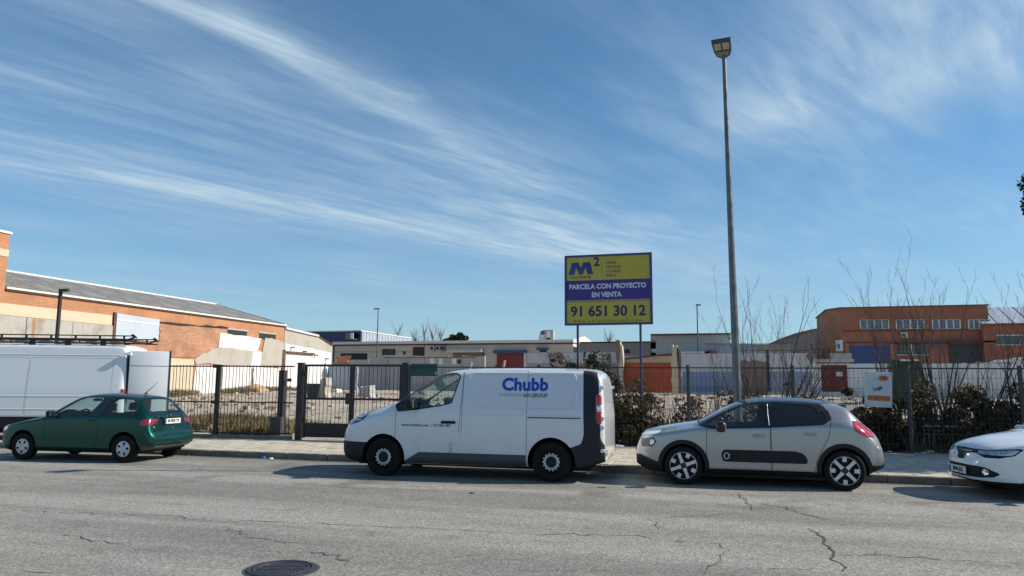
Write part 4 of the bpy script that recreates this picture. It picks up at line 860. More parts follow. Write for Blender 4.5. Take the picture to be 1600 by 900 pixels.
# manhole
mh = empty('manhole_cover', (-3.95, 6.12, 0), .35, 'round dark iron manhole cover in the asphalt', 'manhole cover'); mh.scale = (.87, .87, 1); iron = mat('cast_iron', (.055, .052, .06), .5, .25, 14, .3, 60, metal=.4, bdist=.004)
part('gap_ring', M['crack'], mh, lambda m: m.lathe([(.30, .005), (.372, .005), (.385, .004)], 48), fix=False); part('frame', iron, mh, lambda m: m.lathe([(.302, .0), (.302, .018), (.335, .020), (.350, .012), (.350, .0)], 48), smooth=True); part('cover', iron, mh, lambda m: m.lathe([(.0005, .008), (.293, .008), (.293, .0)], 48))
part('border_ring', iron, mh, lambda m: m.lathe([(.255, .008), (.258, .016), (.285, .016), (.288, .008)], 48), smooth=True)
for k in range(-7, 8):
    x = k*.033; h = math.sqrt(max(0, .245**2-x*x))
    for a, b in ((-h, -.07), (-.05, .05), (.07, h)):
        if b-a > .03: bx('rib', iron, mh, x-.009, x+.009, a, b, .007, .016)
for x in (-.15, .15): part('lifting_slot', M['void'], mh, lambda m: m.box(x-.03, x+.03, -.065, -.052, .0085, .0165))
# ------------------------------------------------------------------ fences
IR = M['black_iron']
def bar_mesh(h, r=.0085):
    t_ = MB(); t_.tube([(0, 0, 0), (0, 0, h)], r, 4); o = t_.build('bar', IR); d = o.data; bpy.data.objects.remove(o); return d
bar_d = bar_mesh(1.90); ang = math.atan(.098)
def bar_fence(label, X0, X1, group, posts=()):
    r = empty('railing', (X0, yf(X0), .12), ang, label, 'fence', group); L = (X1-X0)/math.cos(ang)
    for z in (.16, 1.0, 2.0): bx('rail', IR, r, 0, L, -.018, .018, z-.018, z+.018)
    bx('plinth', mat('plinth_concrete', (.22, .20, .17), .9, .3, 3, .3), r, 0, L, -.09, .09, -.2, .10)
    n = int(L/.102)
    for k in range(1, n): inst('bar', bar_d, r, (k*L/n, random.uniform(-.003, .003), .14), (random.uniform(-.004, .004), random.uniform(-.006, .006), 0))
    for x in posts:
        p = bx('post', IR, r, (x-X0)/math.cos(ang)-.055, (x-X0)/math.cos(ang)+.055, -.055, .055, -.1, 2.05, bev=.01)
        for z in (1.0, 2.0): bx('bracket', IR, p, (x-X0)/math.cos(ang)-.13, (x-X0)/math.cos(ang)+.07, -.075, -.05, z-.05, z+.04)
    return r
bar_fence('black bar railing with one heavy post, left of the gate', -15.85, -11.72, None, (-14.02,))
gp = empty('gate_post', (-12.28, yf(-12.2)+.35, .1), ang, 'short dark post with a control box at its foot, left of the gate', 'post')
bx('post', IR, gp, -.085, .085, -.085, .085, -.05, 1.92, bev=.008); bx('control_box', mat('box_grey', (.06, .06, .065), .6), gp, -.20, .14, -.26, -.09, 0, .62, bev=.01); part('camera_arm', IR, gp, lambda m: (m.tube([(.08, 0, 1.65), (.22, -.02, 1.65)], .015), m.box(.18, .26, -.06, .03, 1.60, 1.69)))
for X, lb in ((-11.52, 'heavy black gate post at the left end of the gate'), (-8.52, 'black gate post at the right end of the gate above the van bonnet')):
    g = empty('gate_post', (X, yf(X), .1), ang, lb, 'post'); w_ = .078 if X < -10 else .06
    bx('post', IR, g, -w_, w_, -w_, w_, -.1, 2.10, bev=.01); bx('post_cap', IR, g, -w_-.015, w_+.015, -w_-.015, w_+.015, 2.10, 2.125)
    for z in (.5, 1.75): part('hinge', IR, g, lambda m: m.lathe([(.03, 0), (.03, .12)], 10, 'z', (w_+.02, -.03, z)))
gbar = bar_mesh(1.60)
def gate(X0, X1, label, lock):
    r = empty('gate_leaf', (X0, yf(X0), .12), ang, label, 'gate', 'the two leaves of the gate'); L = (X1-X0)/math.cos(ang)
    for x in (.03, L-.03): bx('stile', IR, r, x-.03, x+.03, -.03, .03, .06, 2.06)
    for z in (2.03, 1.12, .43): bx('rail', IR, r, .06, L-.06, -.025, .025, z-.03, z+.03)
    bx('kick_plate', IR, r, .06, L-.06, -.012, .012, .08, .40)
    n = int(L/.11)
    for k in range(1, n): inst('bar', gbar, r, (k*L/n, 0, .43))
    if lock: bx('lock_box', IR, r, L-.16, L+.06, -.07, .05, .98, 1.28, bev=.02); part('handle', M['steel'], r, lambda m: m.tube([(L-.1, -.07, 1.2), (L-.1, -.12, 1.2), (L-.22, -.12, 1.2)], .012))
gate(-11.40, -10.02, 'left leaf of the black bar gate, with a lock box', True); gate(-10.0, -8.60, 'right leaf of the black bar gate, next to the van windscreen', False)
mesh_m = mat('mesh_wire', (.03, .032, .032), .5, .2)
def mesh_fence(label, Xs, group):
    r = empty('mesh_fence', (Xs[0], yf(Xs[0]), .12), ang, label, 'fence', group); X0 = Xs[0]; c = math.cos(ang)
    for a, b in zip(Xs[:-1], Xs[1:]):
        u0, u1 = (a-X0)/c, (b-X0)/c; m = MB(); n = int((u1-u0)/.10)
        for k in range(1, n): m.obox((u0+(u1-u0)*k/n, 0, 1.0), (1, 0, 0), (0, 1, 0), (0, 0, 1), .003, .003, .98)
        for z in np.arange(.2, 2.0, .26): m.obox(((u0+u1)/2, .006, z), (1, 0, 0), (0, 1, 0), (0, 0, 1), (u1-u0)/2, .003, .003)
        m.build('wire_mesh', mesh_m, r, kind='stuff'); bx('top_rail', IR, r, u0+.05, u1-.05, -.014, .014, 1.975, 2.005)
    for x in Xs: part('post', mat('post_grey', (.045, .048, .05), .5), r, lambda m: m.tube([((x-X0)/c, 0, -.1), ((x-X0)/c, 0, 2.06)], .05, 12), smooth=True)
    return r
mesh_fence('dark wire mesh fence with round posts behind the white van and the bushes', [-8.40, -6.0, -3.55, -1.12, 1.36, 3.95, 6.35, 8.8, 11.2], None)
# white advertising panel wired to the fence
sg_ = empty('advert_board', (3.27, yf(3.27)-.09, 1.60), ang-.02, 'white board with orange oval and orange band wired to the mesh fence', 'sign', ry=.045)
bw_ = mat('board_white', (.56, .58, .60), .5, .06, 5)
bx('panel', bw_, sg_, -.305, .305, -.008, .008, -.41, .42, bev=.012); org = mat('print_orange', (.62, .17, .035), .5, .05); drk = mat('print_dark', (.04, .05, .09), .5, .05)
def flat(name, poly, m, parent, y0=-.0125, y1=-.0085): return MB().prism(poly, y0, y1).build(name, m, parent)
flat('oval_print', [(.115+.115*math.cos(a), .275+.068*math.sin(a)) for a in np.linspace(0, 2*PI, 28, endpoint=False)], org, sg_); flat('band_print', rrect(-.24, .26, -.262, -.135), org, sg_)
RX90 = Matrix.Rotation(PI/2, 4, 'X')
def wr_(txt, size, m, parent, x, z, y=-.014, bold=0, sx=1, rot=0, shear=0, al='CENTER', space=1.0, name='lettering'): return text_mesh(name, txt, size, m, parent, Matrix.Translation((x, y, z)) @ RX90 @ Matrix.Rotation(rot, 4, 'Z'), bold=bold, depth=.001, sx=sx, shear=shear, align=al, space=space)
wr_('C&S', .09, drk, sg_, .115, .275, bold=.002); wr_('Luga', .12, drk, sg_, -.02, .03, bold=.003, rot=.35, shear=.2); wr_('91 247 13 62', .095, drk, sg_, .01, -.198, bold=.002, sx=.92)
part('sketch_print', mat('print_pale_blue', (.30, .42, .55), .5), sg_, lambda m: [m.obox(((a[0]+b[0])/2, -.0105, (a[1]+b[1])/2), ((b[0]-a[0])/math.dist(a, b), 0, (b[1]-a[1])/math.dist(a, b)), (0, 1, 0), (-(b[1]-a[1])/math.dist(a, b), 0, (b[0]-a[0])/math.dist(a, b)), math.dist(a, b)/2, .002, .004) for a, b in (((-.25, .15), (-.1, .27)), ((-.1, .27), (.0, .20)), ((-.2, -.02), (-.12, .06)), ((.18, .2), (.17, -.1)), ((.17, .08), (.24, .14)), ((.2, -.3), (.19, -.37)), ((-.26, -.33), (-.02, -.35)))])
for x, z in ((-.27, .385), (.27, .385), (-.27, -.375), (.27, -.375)): part('cable_tie', IR, sg_, lambda m: m.lathe([(.001, -.012), (.012, -.012), (.012, 0)], 8, 'y', (x, 0, z)))
# green panel on the fence
gb = empty('green_board', (*AY(663, 578, yf(-7.4)-.03)[:],), ang, 'dark green board fixed to the fence above the van', 'sign'); bx('panel', mat('green_sheet', (.012, .085, .055), .55, .12, 4), gb, -.36, .36, -.01, .01, -.165, .165); part('corner_print', bw_, gb, lambda m: m.box(.31, .34, -.013, -.0105, -.12, -.05))
# ------------------------------------------------------------------ billboard
bb = empty('billboard', (-3.22, 20.0, .3), 0, 'yellow and purple for-sale billboard on two thin posts behind the van', 'billboard')
ye = mat('board_yellow', (.43, .365, .048), .5, .05, 3); pu = mat('board_purple', (.038, .020, .20), .45, .06, 3); inkp = mat('print_violet', (.025, .014, .085), .5, .05); pale = mat('print_pale', (.58, .60, .70), .5, .04)
frame_m = mat('frame_purple', (.040, .035, .16), .45, .08, 3)
x0, x1, z0, z1 = -1.19, 1.19, 2.97, 4.90
bx('panel', pu, bb, x0+.05, x1-.05, .0, .03, z0+.04, z1-.04)
for a in ((x0, x1, z1-.055, z1), (x0, x1, z0, z0+.05), (x0, x0+.05, z0+.05, z1-.055), (x1-.06, x1, z0+.05, z1-.055)): bx('frame', frame_m, bb, a[0], a[1], -.03, .06, a[2], a[3])
bx('yellow_sheet', ye, bb, x0+.055, x1-.065, -.004, .0, 4.20, 4.845); bx('yellow_sheet', ye, bb, x0+.055, x1-.065, -.004, .0, 3.025, 3.605); bx('rule_line', mat('print_tan', (.30, .26, .15), .5), bb, x0+.055, x1-.065, -.006, -.0005, 3.615, 3.655)
for x in (-.85, .85):
    p = bx('post', mat('post_violet_grey', (.06, .065, .12), .5, .1, 4), bb, x-.03, x+.03, .062, .12, -.4, 4.7, bev=.006)
for z in (3.3, 4.55): bx('cross_bar', M['galv'], bb, x0+.1, x1-.1, .032, .06, z-.025, z+.025)
def logo(m):
    for pts in ([(-1.08, 4.36), (-.99, 4.70), (-.80, 4.70), (-.735, 4.54), (-.67, 4.70), (-.48, 4.70), (-.39, 4.36), (-.55, 4.36), (-.605, 4.56), (-.69, 4.36), (-.79, 4.36), (-.865, 4.56), (-.92, 4.36)],): m.prism(pts, -.0075, -.0045)
part('logo_print', mat('print_blue', (.02, .035, .20), .4, .3, 3), bb, logo)
wr_('2', .34, inkp, bb, -.30, 4.69, -.006, .010); wr_('SOLUCIONES M2', .085, inkp, bb, -.73, 4.285, -.006, .001, .85)
bx('divider_line', inkp, bb, -.155, -.147, -.0065, -.0045, 4.30, 4.74)
for k, s_ in enumerate(('NAVES', 'OFICINAS', 'LOCALES', 'SUELO')): wr_(s_, .105, inkp, bb, -.05, 4.66-.115*k, -.006, .001, .9, al='LEFT')
wr_('PARCELA CON PROYECTO', .185, pale, bb, -.02, 4.02, -.002, .0065, .93); wr_('EN VENTA', .185, pale, bb, -.04, 3.79, -.002, .0065, .93)
wr_('91 651 30 12', .385, inkp, bb, -.01, 3.335, -.006, .012, .99); wr_('www.solucionesm2.com', .105, mat('print_olive', (.10, .085, .03), .5), bb, -.02, 3.09, -.006, .0015, 1.12, space=1.62)
# ------------------------------------------------------------------ street lamp on the pavement
lp = empty('street_lamp', (.05, 15.4, .13), 0, 'tall grey street lamp post with a square head, behind the grey hatchback', 'street lamp', ry=-.008)
part('pole', M['galv'], lp, lambda m: m.tube([(0, 0, 0), (0, 0, 1.5), (0, 0, 8.28)], [.092, .080, .040], 20), smooth=True); part('base_plate', M['galv'], lp, lambda m: m.box(-.16, .16, -.16, .16, -.01, .02)); part('service_door', M['galv'], lp, lambda m: m.box(-.045, .045, -.094, -.08, .4, .75))
hd = part('lamp_head', mat('lamp_head_grey', (.06, .065, .065), .5), lp, lambda m: m.prism([(-.19, -.42), (.19, -.42), (.175, -.12), (.13, .04), (.05, .10), (-.05, .10), (-.13, .04), (-.175, -.12)], 0, .07, 'xy')); hd.location = (-.01, -.02, 8.33); hd.rotation_euler = (-.30, 0, -.10)
for a in ((-.15, -.015, -.36, -.17), (.015, .15, -.36, -.17)): bx('lamp_lens', mat('lens_grey', (.40, .40, .36), .3, .1), hd, a[0], a[1], a[2], a[3], -.012, .004)
part('driver_cover', mat('lamp_cover_grey', (.20, .20, .18), .5), hd, lambda m: m.prism([(-.14, -.12), (.14, -.12), (.10, .02), (.04, .07), (-.04, .07), (-.10, .02)], -.02, .004, 'xy')); part('pole_cap', M['galv'], lp, lambda m: m.tube([(0, 0, 8.24), (0, 0, 8.34)], [.045, .05], 12))
# ------------------------------------------------------------------ buildings round the cleared plot
BR = brick_mat('warm_brick_y', (.52, .22, .10), (.45, .18, .08), (.43, .29, .19), 'y', var=.15); BRr = brick_mat('rough_brick_y', (.50, .25, .14), (.42, .18, .09), (.50, .40, .30), 'y', bw=.30, rh=.11, var=.28, bump=1.0); BRx = brick_mat('red_brick_x', (.42, .145, .078), (.36, .118, .062), (.31, .18, .13), 'x', var=.22); BRd = brick_mat('red_brick_y', (.46, .18, .095), (.40, .15, .078), (.34, .2, .14), 'y', var=.2)
CREAM = wall_mat('cream_render', (.60, .50, .35), amt=.25); WHITE = wall_mat('white_render', (.74, .72, .68), (.42, .36, .28), .35, .7); GREYR = wall_mat('grey_render', (.44, .40, .34), (.26, .22, .17), .5); CONC = wall_mat('stained_concrete', (.42, .40, .35), (.20, .18, .15), .7, 1.0, rust=(.34, .15, .04), rust_amt=.9); COOL = wall_mat('blue_grey_render', (.46, .52, .58), (.40, .40, .40), .35)
BLOCK = wall_mat('grey_block_wall', (.40, .395, .385), (.22, .20, .18), .6, .5); PALE = wall_mat('pale_grey_wall', (.58, .57, .55), (.36, .31, .25), .5, .6); BLUE = wall_mat('faded_blue_wall', (.24, .29, .40), (.34, .33, .32), .55, .8); BEIGE = wall_mat('beige_facade', (.62, .53, .40), (.36, .30, .22), .35, .5)
ROOFM = mat('fibre_cement', (.215, .21, .20), .9, .28, 1.2, .2, 12); FASC = mat('pale_fascia', (.68, .66, .62), .6, .1); DARK = mat('dark_opening', (.02, .02, .022), .6, .3); RUST = mat('rusty_steel', (.12, .055, .03), .8, .35, 4); REDM = mat('red_shutter', (.25, .028, .022), .5, .15, 3); BLUEM = mat('blue_shutter', (.045, .075, .21), .5, .12, 3); ORANGE = mat('orange_shutter', (.42, .085, .030), .6, .18, 1.5); NAVY = mat('navy_cladding', (.016, .030, .085), .5, .12, 2); METAL = mat('pale_metal_sheet', (.36, .40, .46), .45, .12, 2); BROWN = wall_mat('raw_brick_patch', (.24, .17, .13), (.14, .10, .08), .6, 2.0)
def poly_part(name, m, parent, pts, a0, a1, plane='yz'): return MB().prism(pts, a0, a1, plane).build(name, m, parent)
def ragged(pts, amp, seed, n=6):
    R = random.Random(seed); out = []
    for (a, b) in zip(pts, pts[1:]+pts[:1]):
        for k in range(n): t = k/n; out.append((a[0]+(b[0]-a[0])*t+(R.gauss(0, amp) if k else 0), a[1]+(b[1]-a[1])*t+(R.gauss(0, amp) if k else 0)))
    return out
# -- brick warehouse along the left edge of the plot: its long wall stands on x = -36 and faces the sun
XW = -36.0
wh = empty('brick_warehouse', (0, 0, 0), 0, 'long brick warehouse with grey sheet roof along the left side of the plot', 'warehouse')
bx('wall', BR, wh, XW-.4, XW, 22, 54.6, .2, 6.38); bx('back_wall', GREYR, wh, XW-14, XW-.4, 54.3, 54.6, .2, 6.3); 
def wy(px, py): p = AX(px, py, XW); return (p.y, p.z)
poly_part('wall_band', CREAM, wh, [(22, 5.04), (36.4, 5.04), (36.4, 5.64), (22, 5.64)], XW, XW+.05)
for k in range(5): poly_part('concrete_panel', CONC, wh, [(22+2.9*k+.02, .5), (24.9+2.9*k-.02, .5), (24.9+2.9*k-.02, 5.02), (22+2.9*k+.02, 5.02)], XW, XW+.08+.01*(k % 2))
poly_part('blue_patch', COOL, wh, [(36.75, 4.28), (40.3, 4.28), (40.3, 5.72), (36.75, 5.80)], XW, XW+.06); poly_part('patch_rim', FASC, wh, [(36.75, 5.38), (40.3, 5.32), (40.3, 5.40), (36.75, 5.46)], XW+.06, XW+.08); poly_part('downpipe', RUST, wh, [(36.50, 2), (36.62, 2), (36.62, 5.85), (36.50, 5.85)], XW, XW+.12)
poly_part('rough_brickwork', BRr, wh, ragged([(36.8, 3.2), (43.8, 3.35), (45.6, 4.0), (47.0, 5.1), (47.1, 5.62), (40.4, 5.50), (40.35, 4.2), (36.8, 4.2)], .06, 3), XW, XW+.05); poly_part('broken_roof_line', DARK, wh, ragged([(40.4, 5.52), (47.2, 5.64), (47.2, 5.72), (40.4, 5.58)], .03, 5, 9), XW, XW+.10)
poly_part('plaster_patch', GREYR, wh, ragged([(44.0, 2.9), (51.4, 2.9), (51.4, 4.2), (46.4, 4.25), (45.6, 4.0), (43.9, 3.3)], .05, 8), XW, XW+.07); poly_part('plaster_patch', WHITE, wh, ragged([(46.3, 4.22), (50.9, 4.12), (51.4, 5.15), (46.4, 5.28)], .03, 9), XW, XW+.075); poly_part('plaster_patch', WHITE, wh, [(50.2, 2.9), (51.5, 2.9), (51.5, 4.1), (50.4, 4.1)], XW, XW+.08)
poly_part('plaster_patch', GREYR, wh, ragged([(51.55, 2.9), (54.55, 2.9), (54.55, 5.0), (52.8, 5.25), (51.9, 5.2), (51.5, 4.0)], .04, 12), XW, XW+.09); poly_part('plaster_patch', WHITE, wh, ragged([(43.9, .7), (54.5, .7), (54.5, 2.88), (44, 2.88)], .03, 14), XW, XW+.06); poly_part('plaster_patch', CREAM, wh, ragged([(36.6, .5), (43.8, .6), (43.8, 3.25), (36.6, 3.2)], .04, 15), XW, XW+.06)
for y in (46.5, 50.3): poly_part('stained_joint', BROWN, wh, ragged([(y, .8), (y+.35, .8), (y+.3, 2.8), (y, 2.8)], .05, int(y)), XW+.06, XW+.075)
for a, b, c, d in ((47.25, 49.6, 4.95, 5.58), (51.15, 53.4, 5.10, 5.58)):
    w_ = poly_part('window', DARK, wh, [(a, c), (b, c), (b, d), (a, d)], XW-.02, XW+.012)
    for k in range(1, 6): poly_part('window_bar', M['galv'], w_, [(a+(b-a)*k/6-.02, c), (a+(b-a)*k/6+.02, c), (a+(b-a)*k/6+.02, d), (a+(b-a)*k/6-.02, d)], XW+.012, XW+.04)
    poly_part('lintel', GREYR, w_, [(a-.1, d), (b+.1, d), (b+.1, d+.12), (a-.1, d+.12)], XW, XW+.05)
bx('corner_column', RUST, wh, XW, XW+.15, 54.35, 54.75, .4, 4.4); part('roof_core', ROOFM, wh, lambda m: m.prism([(XW-.4, 6.38), (XW-14, 6.38), (XW-7, 8.28)], 29.3, 54.5)) ; bx('gutter', FASC, wh, XW-.1, XW+.16, 29.35, 54.7, 6.39, 6.50); bx('gutter_shadow', RUST, wh, XW, XW+.1, 29.35, 54.7, 6.31, 6.385)  # rust-coloured strip below the gutter is modelled in place of its shade
def sheet(m):
    n = 7
    for k in range(n):
        y0_, y1_ = k*1.06/n, (k+1)*1.06/n; h = .045 if k % 2 else 0
        m.add([(XW+.1, y0_, 6.47+h), (XW+.1, y1_, 6.47+.045-h), (XW-7.0, y1_, 8.36+.045-h), (XW-7.0, y0_, 8.36+h)], [(0, 1, 2, 3)])
tmp = part('roof_sheet', ROOFM, wh, sheet, fix=False); sd = tmp.data; bpy.data.objects.remove(tmp)
sd2 = sd.copy(); sd2.materials[0] = mat('fibre_cement_worn', (.25, .235, .21), .9, .3, 1.0, .2, 12)
for k in range(23): inst('roof_sheet', sd if k % 3 else sd2, wh, (0, 29.45+k*1.09, random.uniform(0, .02)))
bx('ridge_cap', FASC, wh, XW-7.15, XW-6.85, 29.3, 54.6, 8.36, 8.47); part('verge_trim', FASC, wh, lambda m: m.prism([(XW+.1, 6.44), (XW+.1, 6.58), (XW-7, 8.46), (XW-7, 8.30)], 54.55, 54.7))
tw = empty('brick_tower', (0, 0, 0), 0, 'tall brick block with a cream band at the left edge of the picture', 'building'); bx('wall', BR, tw, XW-9, XW+.03, 20, 29.32, .2, 9.25); bx('wall_band', CREAM, tw, XW-.1, XW+.06, 20, 29.34, 8.05, 8.42); bx('coping', FASC, tw, XW-9.1, XW+.10, 19.9, 29.42, 9.25, 9.37)
# -- white party wall with sloping top, further back on the left
pw = empty('party_wall', (0, 0, 0), 0, 'white party wall with sloping roof edge beyond the brick warehouse', 'wall')
A_ = [wy(444, 514), wy(497, 526), wy(520, 541)]; yE = A_[2][0]
poly_part('wall', GREYR, pw, [(54.7, .3), (yE, .3), (yE, A_[2][1]), A_[1], (54.7, A_[0][1])], XW-.5, XW-.02); poly_part('white_face', WHITE, pw, ragged([(54.8, .6), (yE-.3, .6), (yE-.4, A_[2][1]-.6), (A_[1][0], A_[1][1]-1.25), (54.8, A_[0][1]-1.2)], .05, 21), XW-.02, XW+.03)
poly_part('roof_edge', FASC, pw, [(54.7, A_[0][1]), A_[1], (A_[1][0], A_[1][1]+.16), (54.7, A_[0][1]+.16)], XW-8, XW+.12); poly_part('roof_edge', RUST, pw, [A_[1], A_[2], (yE, A_[2][1]+.12), (A_[1][0], A_[1][1]+.1)], XW-8, XW+.06); bx('steel_beam', RUST, pw, XW+.03, XW+.2, 55.0, 59.2, 4.15, 4.32)
for k in range(4): bx('beam_stub', RUST, pw, XW+.03, XW+.35, 55.6+k*1.9, 55.72+k*1.9, 4.6-.25*k, 4.7-.25*k)
# -- black pole with an arm, inside the railing
q = AY(95, 456, 20.2); bp = empty('pole_lamp', (q.x, 20.2, .2), 0, 'black square pole with a short arm above the tall white van', 'pole'); bx('pole', mat('pole_rust', (.022, .014, .012), .6, .2), bp, -.045, .045, -.045, .045, -.3, q.z-.2); bx('arm', IR, bp, -.05, .33, -.05, .05, q.z-.2, q.z-.10)
# -- helper for facades that face the street
def X_(px, Y, py=600): return AY(px, py, Y).x
def Z_(px, py, Y): return AY(px, py, Y).z
def face(name, m, parent, px0, px1, py0, py1, Y, d=.05, kind=None):
    """box standing d proud of the wall plane Y, spanning the given outline"""
    a, b = AY(px0, py1, Y), AY(px1, py0, Y); return bx(name, m, parent, a.x, b.x, Y-d, Y, min(a.z, b.z), max(a.z, b.z))
# -- grey boundary wall and the beige building behind
Y = 64.0; bw2 = empty('boundary_wall', (0, 0, 0), 0, 'low grey block wall with ragged top at the back of the plot, left of the van', 'wall')
a, b = X_(560, Y), X_(757, Y); R_ = random.Random(5); top = [(a, .3), (a, Z_(560, 578, Y)), (X_(585, Y), Z_(585, 560, Y))]
x = X_(590, Y)
while x < b: top.append((x, Z_(700, 557, Y)+R_.uniform(-.1, .1))); x += R_.uniform(.25, .9)
top += [(b, Z_(757, 556, Y)), (b, .3)]; poly_part('wall', BLOCK, bw2, top, Y, Y+.25, 'xz')
bx('coping', BROWN, bw2, X_(600, Y), X_(742, Y), Y-.03, Y+.28, Z_(600, 560, Y), Z_(600, 558.2, Y))
for px in (672, 686, 706): face('plaster_patch', WHITE, bw2, px, px+7, 560, 569, Y, .03)
part('round_hole', DARK, bw2, lambda m: m.lathe([(.001, -.04), (.2, -.04), (.2, 0)], 14, 'y', (X_(717, Y), Y, Z_(717, 565, Y))))
for k in range(6): face('block_pier', BLOCK, bw2, 575+k*29, 576.5+k*29, 560, 612, Y, .06)
Y = 61.5; lw = empty('broken_wall', (0, 0, 0), 0, 'low faded blue-grey broken wall with a brick stub behind the gate', 'wall')
poly_part('wall', wall_mat('scribbled_blue', (.34, .40, .48), (.20, .24, .32), .8, 1.6), lw, ragged([(X_(506, Y), .5), (X_(558, Y), .5), (X_(556, Y), Z_(556, 571, Y)), (X_(512, Y), Z_(512, 573, Y))], .06, 71), Y, Y+.25, 'xz')
poly_part('brick_stub', brick_mat('stub_brick', (.45, .17, .08), (.36, .12, .06), (.3, .2, .14)), lw, ragged([(X_(527, Y), Z_(527, 567, Y)), (X_(540, Y), Z_(540, 567, Y)), (X_(546, Y), Z_(546, 556, Y)), (X_(522, Y), Z_(522, 556, Y))], .05, 72, 4), Y+.02, Y+.22, 'xz'); face('coping', BROWN, lw, 520, 548, 567, 571, Y, .05)
q = GP(400, 611); hp_ = MB(); R_ = random.Random(3)
rings = [[(1.7*(1-k/5)*(1+.15*R_.gauss(0, 1))*math.cos(t*PI/7), 1.1*(1-k/5)*(1+.15*R_.gauss(0, 1))*math.sin(t*PI/7), .95*(1-(1-k/5)**1.6)+.04*R_.gauss(0, 1)-.1) for t in range(14)] for k in range(5)]
hp_.add([p for r_ in rings for p in r_]+[(0, 0, .9)], [(k*14+t, k*14+(t+1) % 14, (k+1)*14+(t+1) % 14, (k+1)*14+t) for k in range(4) for t in range(14)]+[(56+t, 56+(t+1) % 14, 70) for t in range(14)])
o_ = tag(hp_.build('sand_heap', mat('heap_sand', (.50, .36, .19), .95, .25, 3, .5, 12), smooth=True), 'ochre heap of sand at the foot of the white wall behind the railing', 'heap'); o_.location = (q.x, q.y, q.z); o_.scale = (.7, .7, .6)
Y = 72.0; be = empty('beige_building', (0, 0, 0), 0, 'long low beige building with white roof edge behind the boundary wall', 'building')
a, b = X_(521, Y), X_(893, Y); zt_ = Z_(893, 537, Y); bx('wall', BEIGE, be, a, b, Y, Y+16, .4, zt_); bx('end_wall', wall_mat('pale_gable', (.70, .64, .54), amt=.2), be, b, b+.15, Y+.01, Y+16, .4, zt_+.02)
bx('fascia', RUST, be, a-.1, b+.2, Y-.14, Y, zt_-.02, zt_+.12); bx('roof_edge', FASC, be, a-.15, b+.25, Y-.3, Y+16, zt_+.12, zt_+.40); part('gable_top', wall_mat('pale_gable_top', (.70, .64, .54), amt=.2), be, lambda m: m.prism([(Y+.5, zt_+.4), (Y+15, zt_+.4), (Y+6, zt_+1.1)], b-.1, b+.16, 'yz'))
w_ = face('window', M['window'], be, 597, 618, 545, 555, Y, .03); face('sill', FASC, w_, 596, 619, 555, 556, Y, .10)
face('window', DARK, be, 532, 574, 552, 562, Y, .03); face('window', DARK, be, 630, 634, 549, 554, Y, .03)
d_ = face('window', DARK, be, 645, 662, 542, 556, Y, .02)
for k in range(3): face('window_bar', RUST, d_, 648+k*5, 649+k*5, 542, 556, Y, .05)
face('door_frame', RUST, be, 662, 663.5, 541, 557, Y, .05); face('pipe', RUST, be, 521, 645, 549.2, 549.9, Y, .06)
face('lintel_awning', BEIGE, be, 703, 756, 546, 549, Y, .9); face('awning_front', FASC, be, 702, 757, 549, 551, Y, 1.0); face('brick_infill', BROWN, be, 708, 755, 551, 560, Y, .04); face('brick_jamb', brick_mat('jamb_brick', (.33, .12, .06), (.28, .09, .05), (.2, .14, .1)), be, 753, 757, 551, 580, Y, .12)
sh = face('shutter_door', REDM, be, 776, 819, 552, 600, Y, .03); face('shutter_hood', BLUEM, be, 773, 824, 547, 552, Y, .6)
for k in range(8): face('slat', REDM, sh, 776.3, 818.7, 553.2+k*3.4, 555.6+k*3.4, Y, .055)
sa = face('small_awning', BLUEM, be, 840, 857, 543.5, 547, Y, .5); face('window', DARK, be, 843, 854, 547, 550, Y, .03); face('white_pier', WHITE, be, 819, 823, 551, 580, Y, .15)
for k in range(3):
    u_ = empty('air_conditioner', (X_(676.5+9*k, Y), Y-.25, Z_(676, 544.5, Y)), 0, f'{"grey" if k < 2 else "darker"} air conditioner box on the beige building, {("first", "second", "third")[k]} from the left', 'air conditioner', 'air conditioners on the beige building')
    bx('case', mat('ac_case', (.42, .41, .38) if k < 2 else (.2, .2, .2), .5), u_, -.22, .22, -.2, .24, -.24, .26, bev=.02); part('fan_grille', DARK, u_, lambda m: m.lathe([(.001, -.215), (.16, -.215), (.17, -.2)], 16, 'y', (-.03, 0, 0)))
face('wall_light', FASC, be, 699, 702, 540, 547, Y, .2)
q = AY(855, 531, 76); ru = empty('roof_unit', (q.x, 76, zt_+.4), 0, 'white and grey ventilation unit on the beige roof', 'ventilation unit'); k_ = 1.0
bx('case', mat('unit_grey', (.36, .35, .32), .5), ru, -.15, .75, -.5, .5, .0, 1.25); bx('duct', FASC, ru, -.82, -.15, -.35, .35, .0, .75); part('duct_bend', M['galv'], ru, lambda m: m.tube([(-.5, -.1, .7), (-.5, -.1, .95), (-.2, -.1, 1.05)], .26, 12), smooth=True); bx('louvre', DARK, ru, .05, .45, -.52, -.5, .1, .4); bx('white_panel', FASC, ru, .1, .45, -.53, -.5, .5, 1.1)
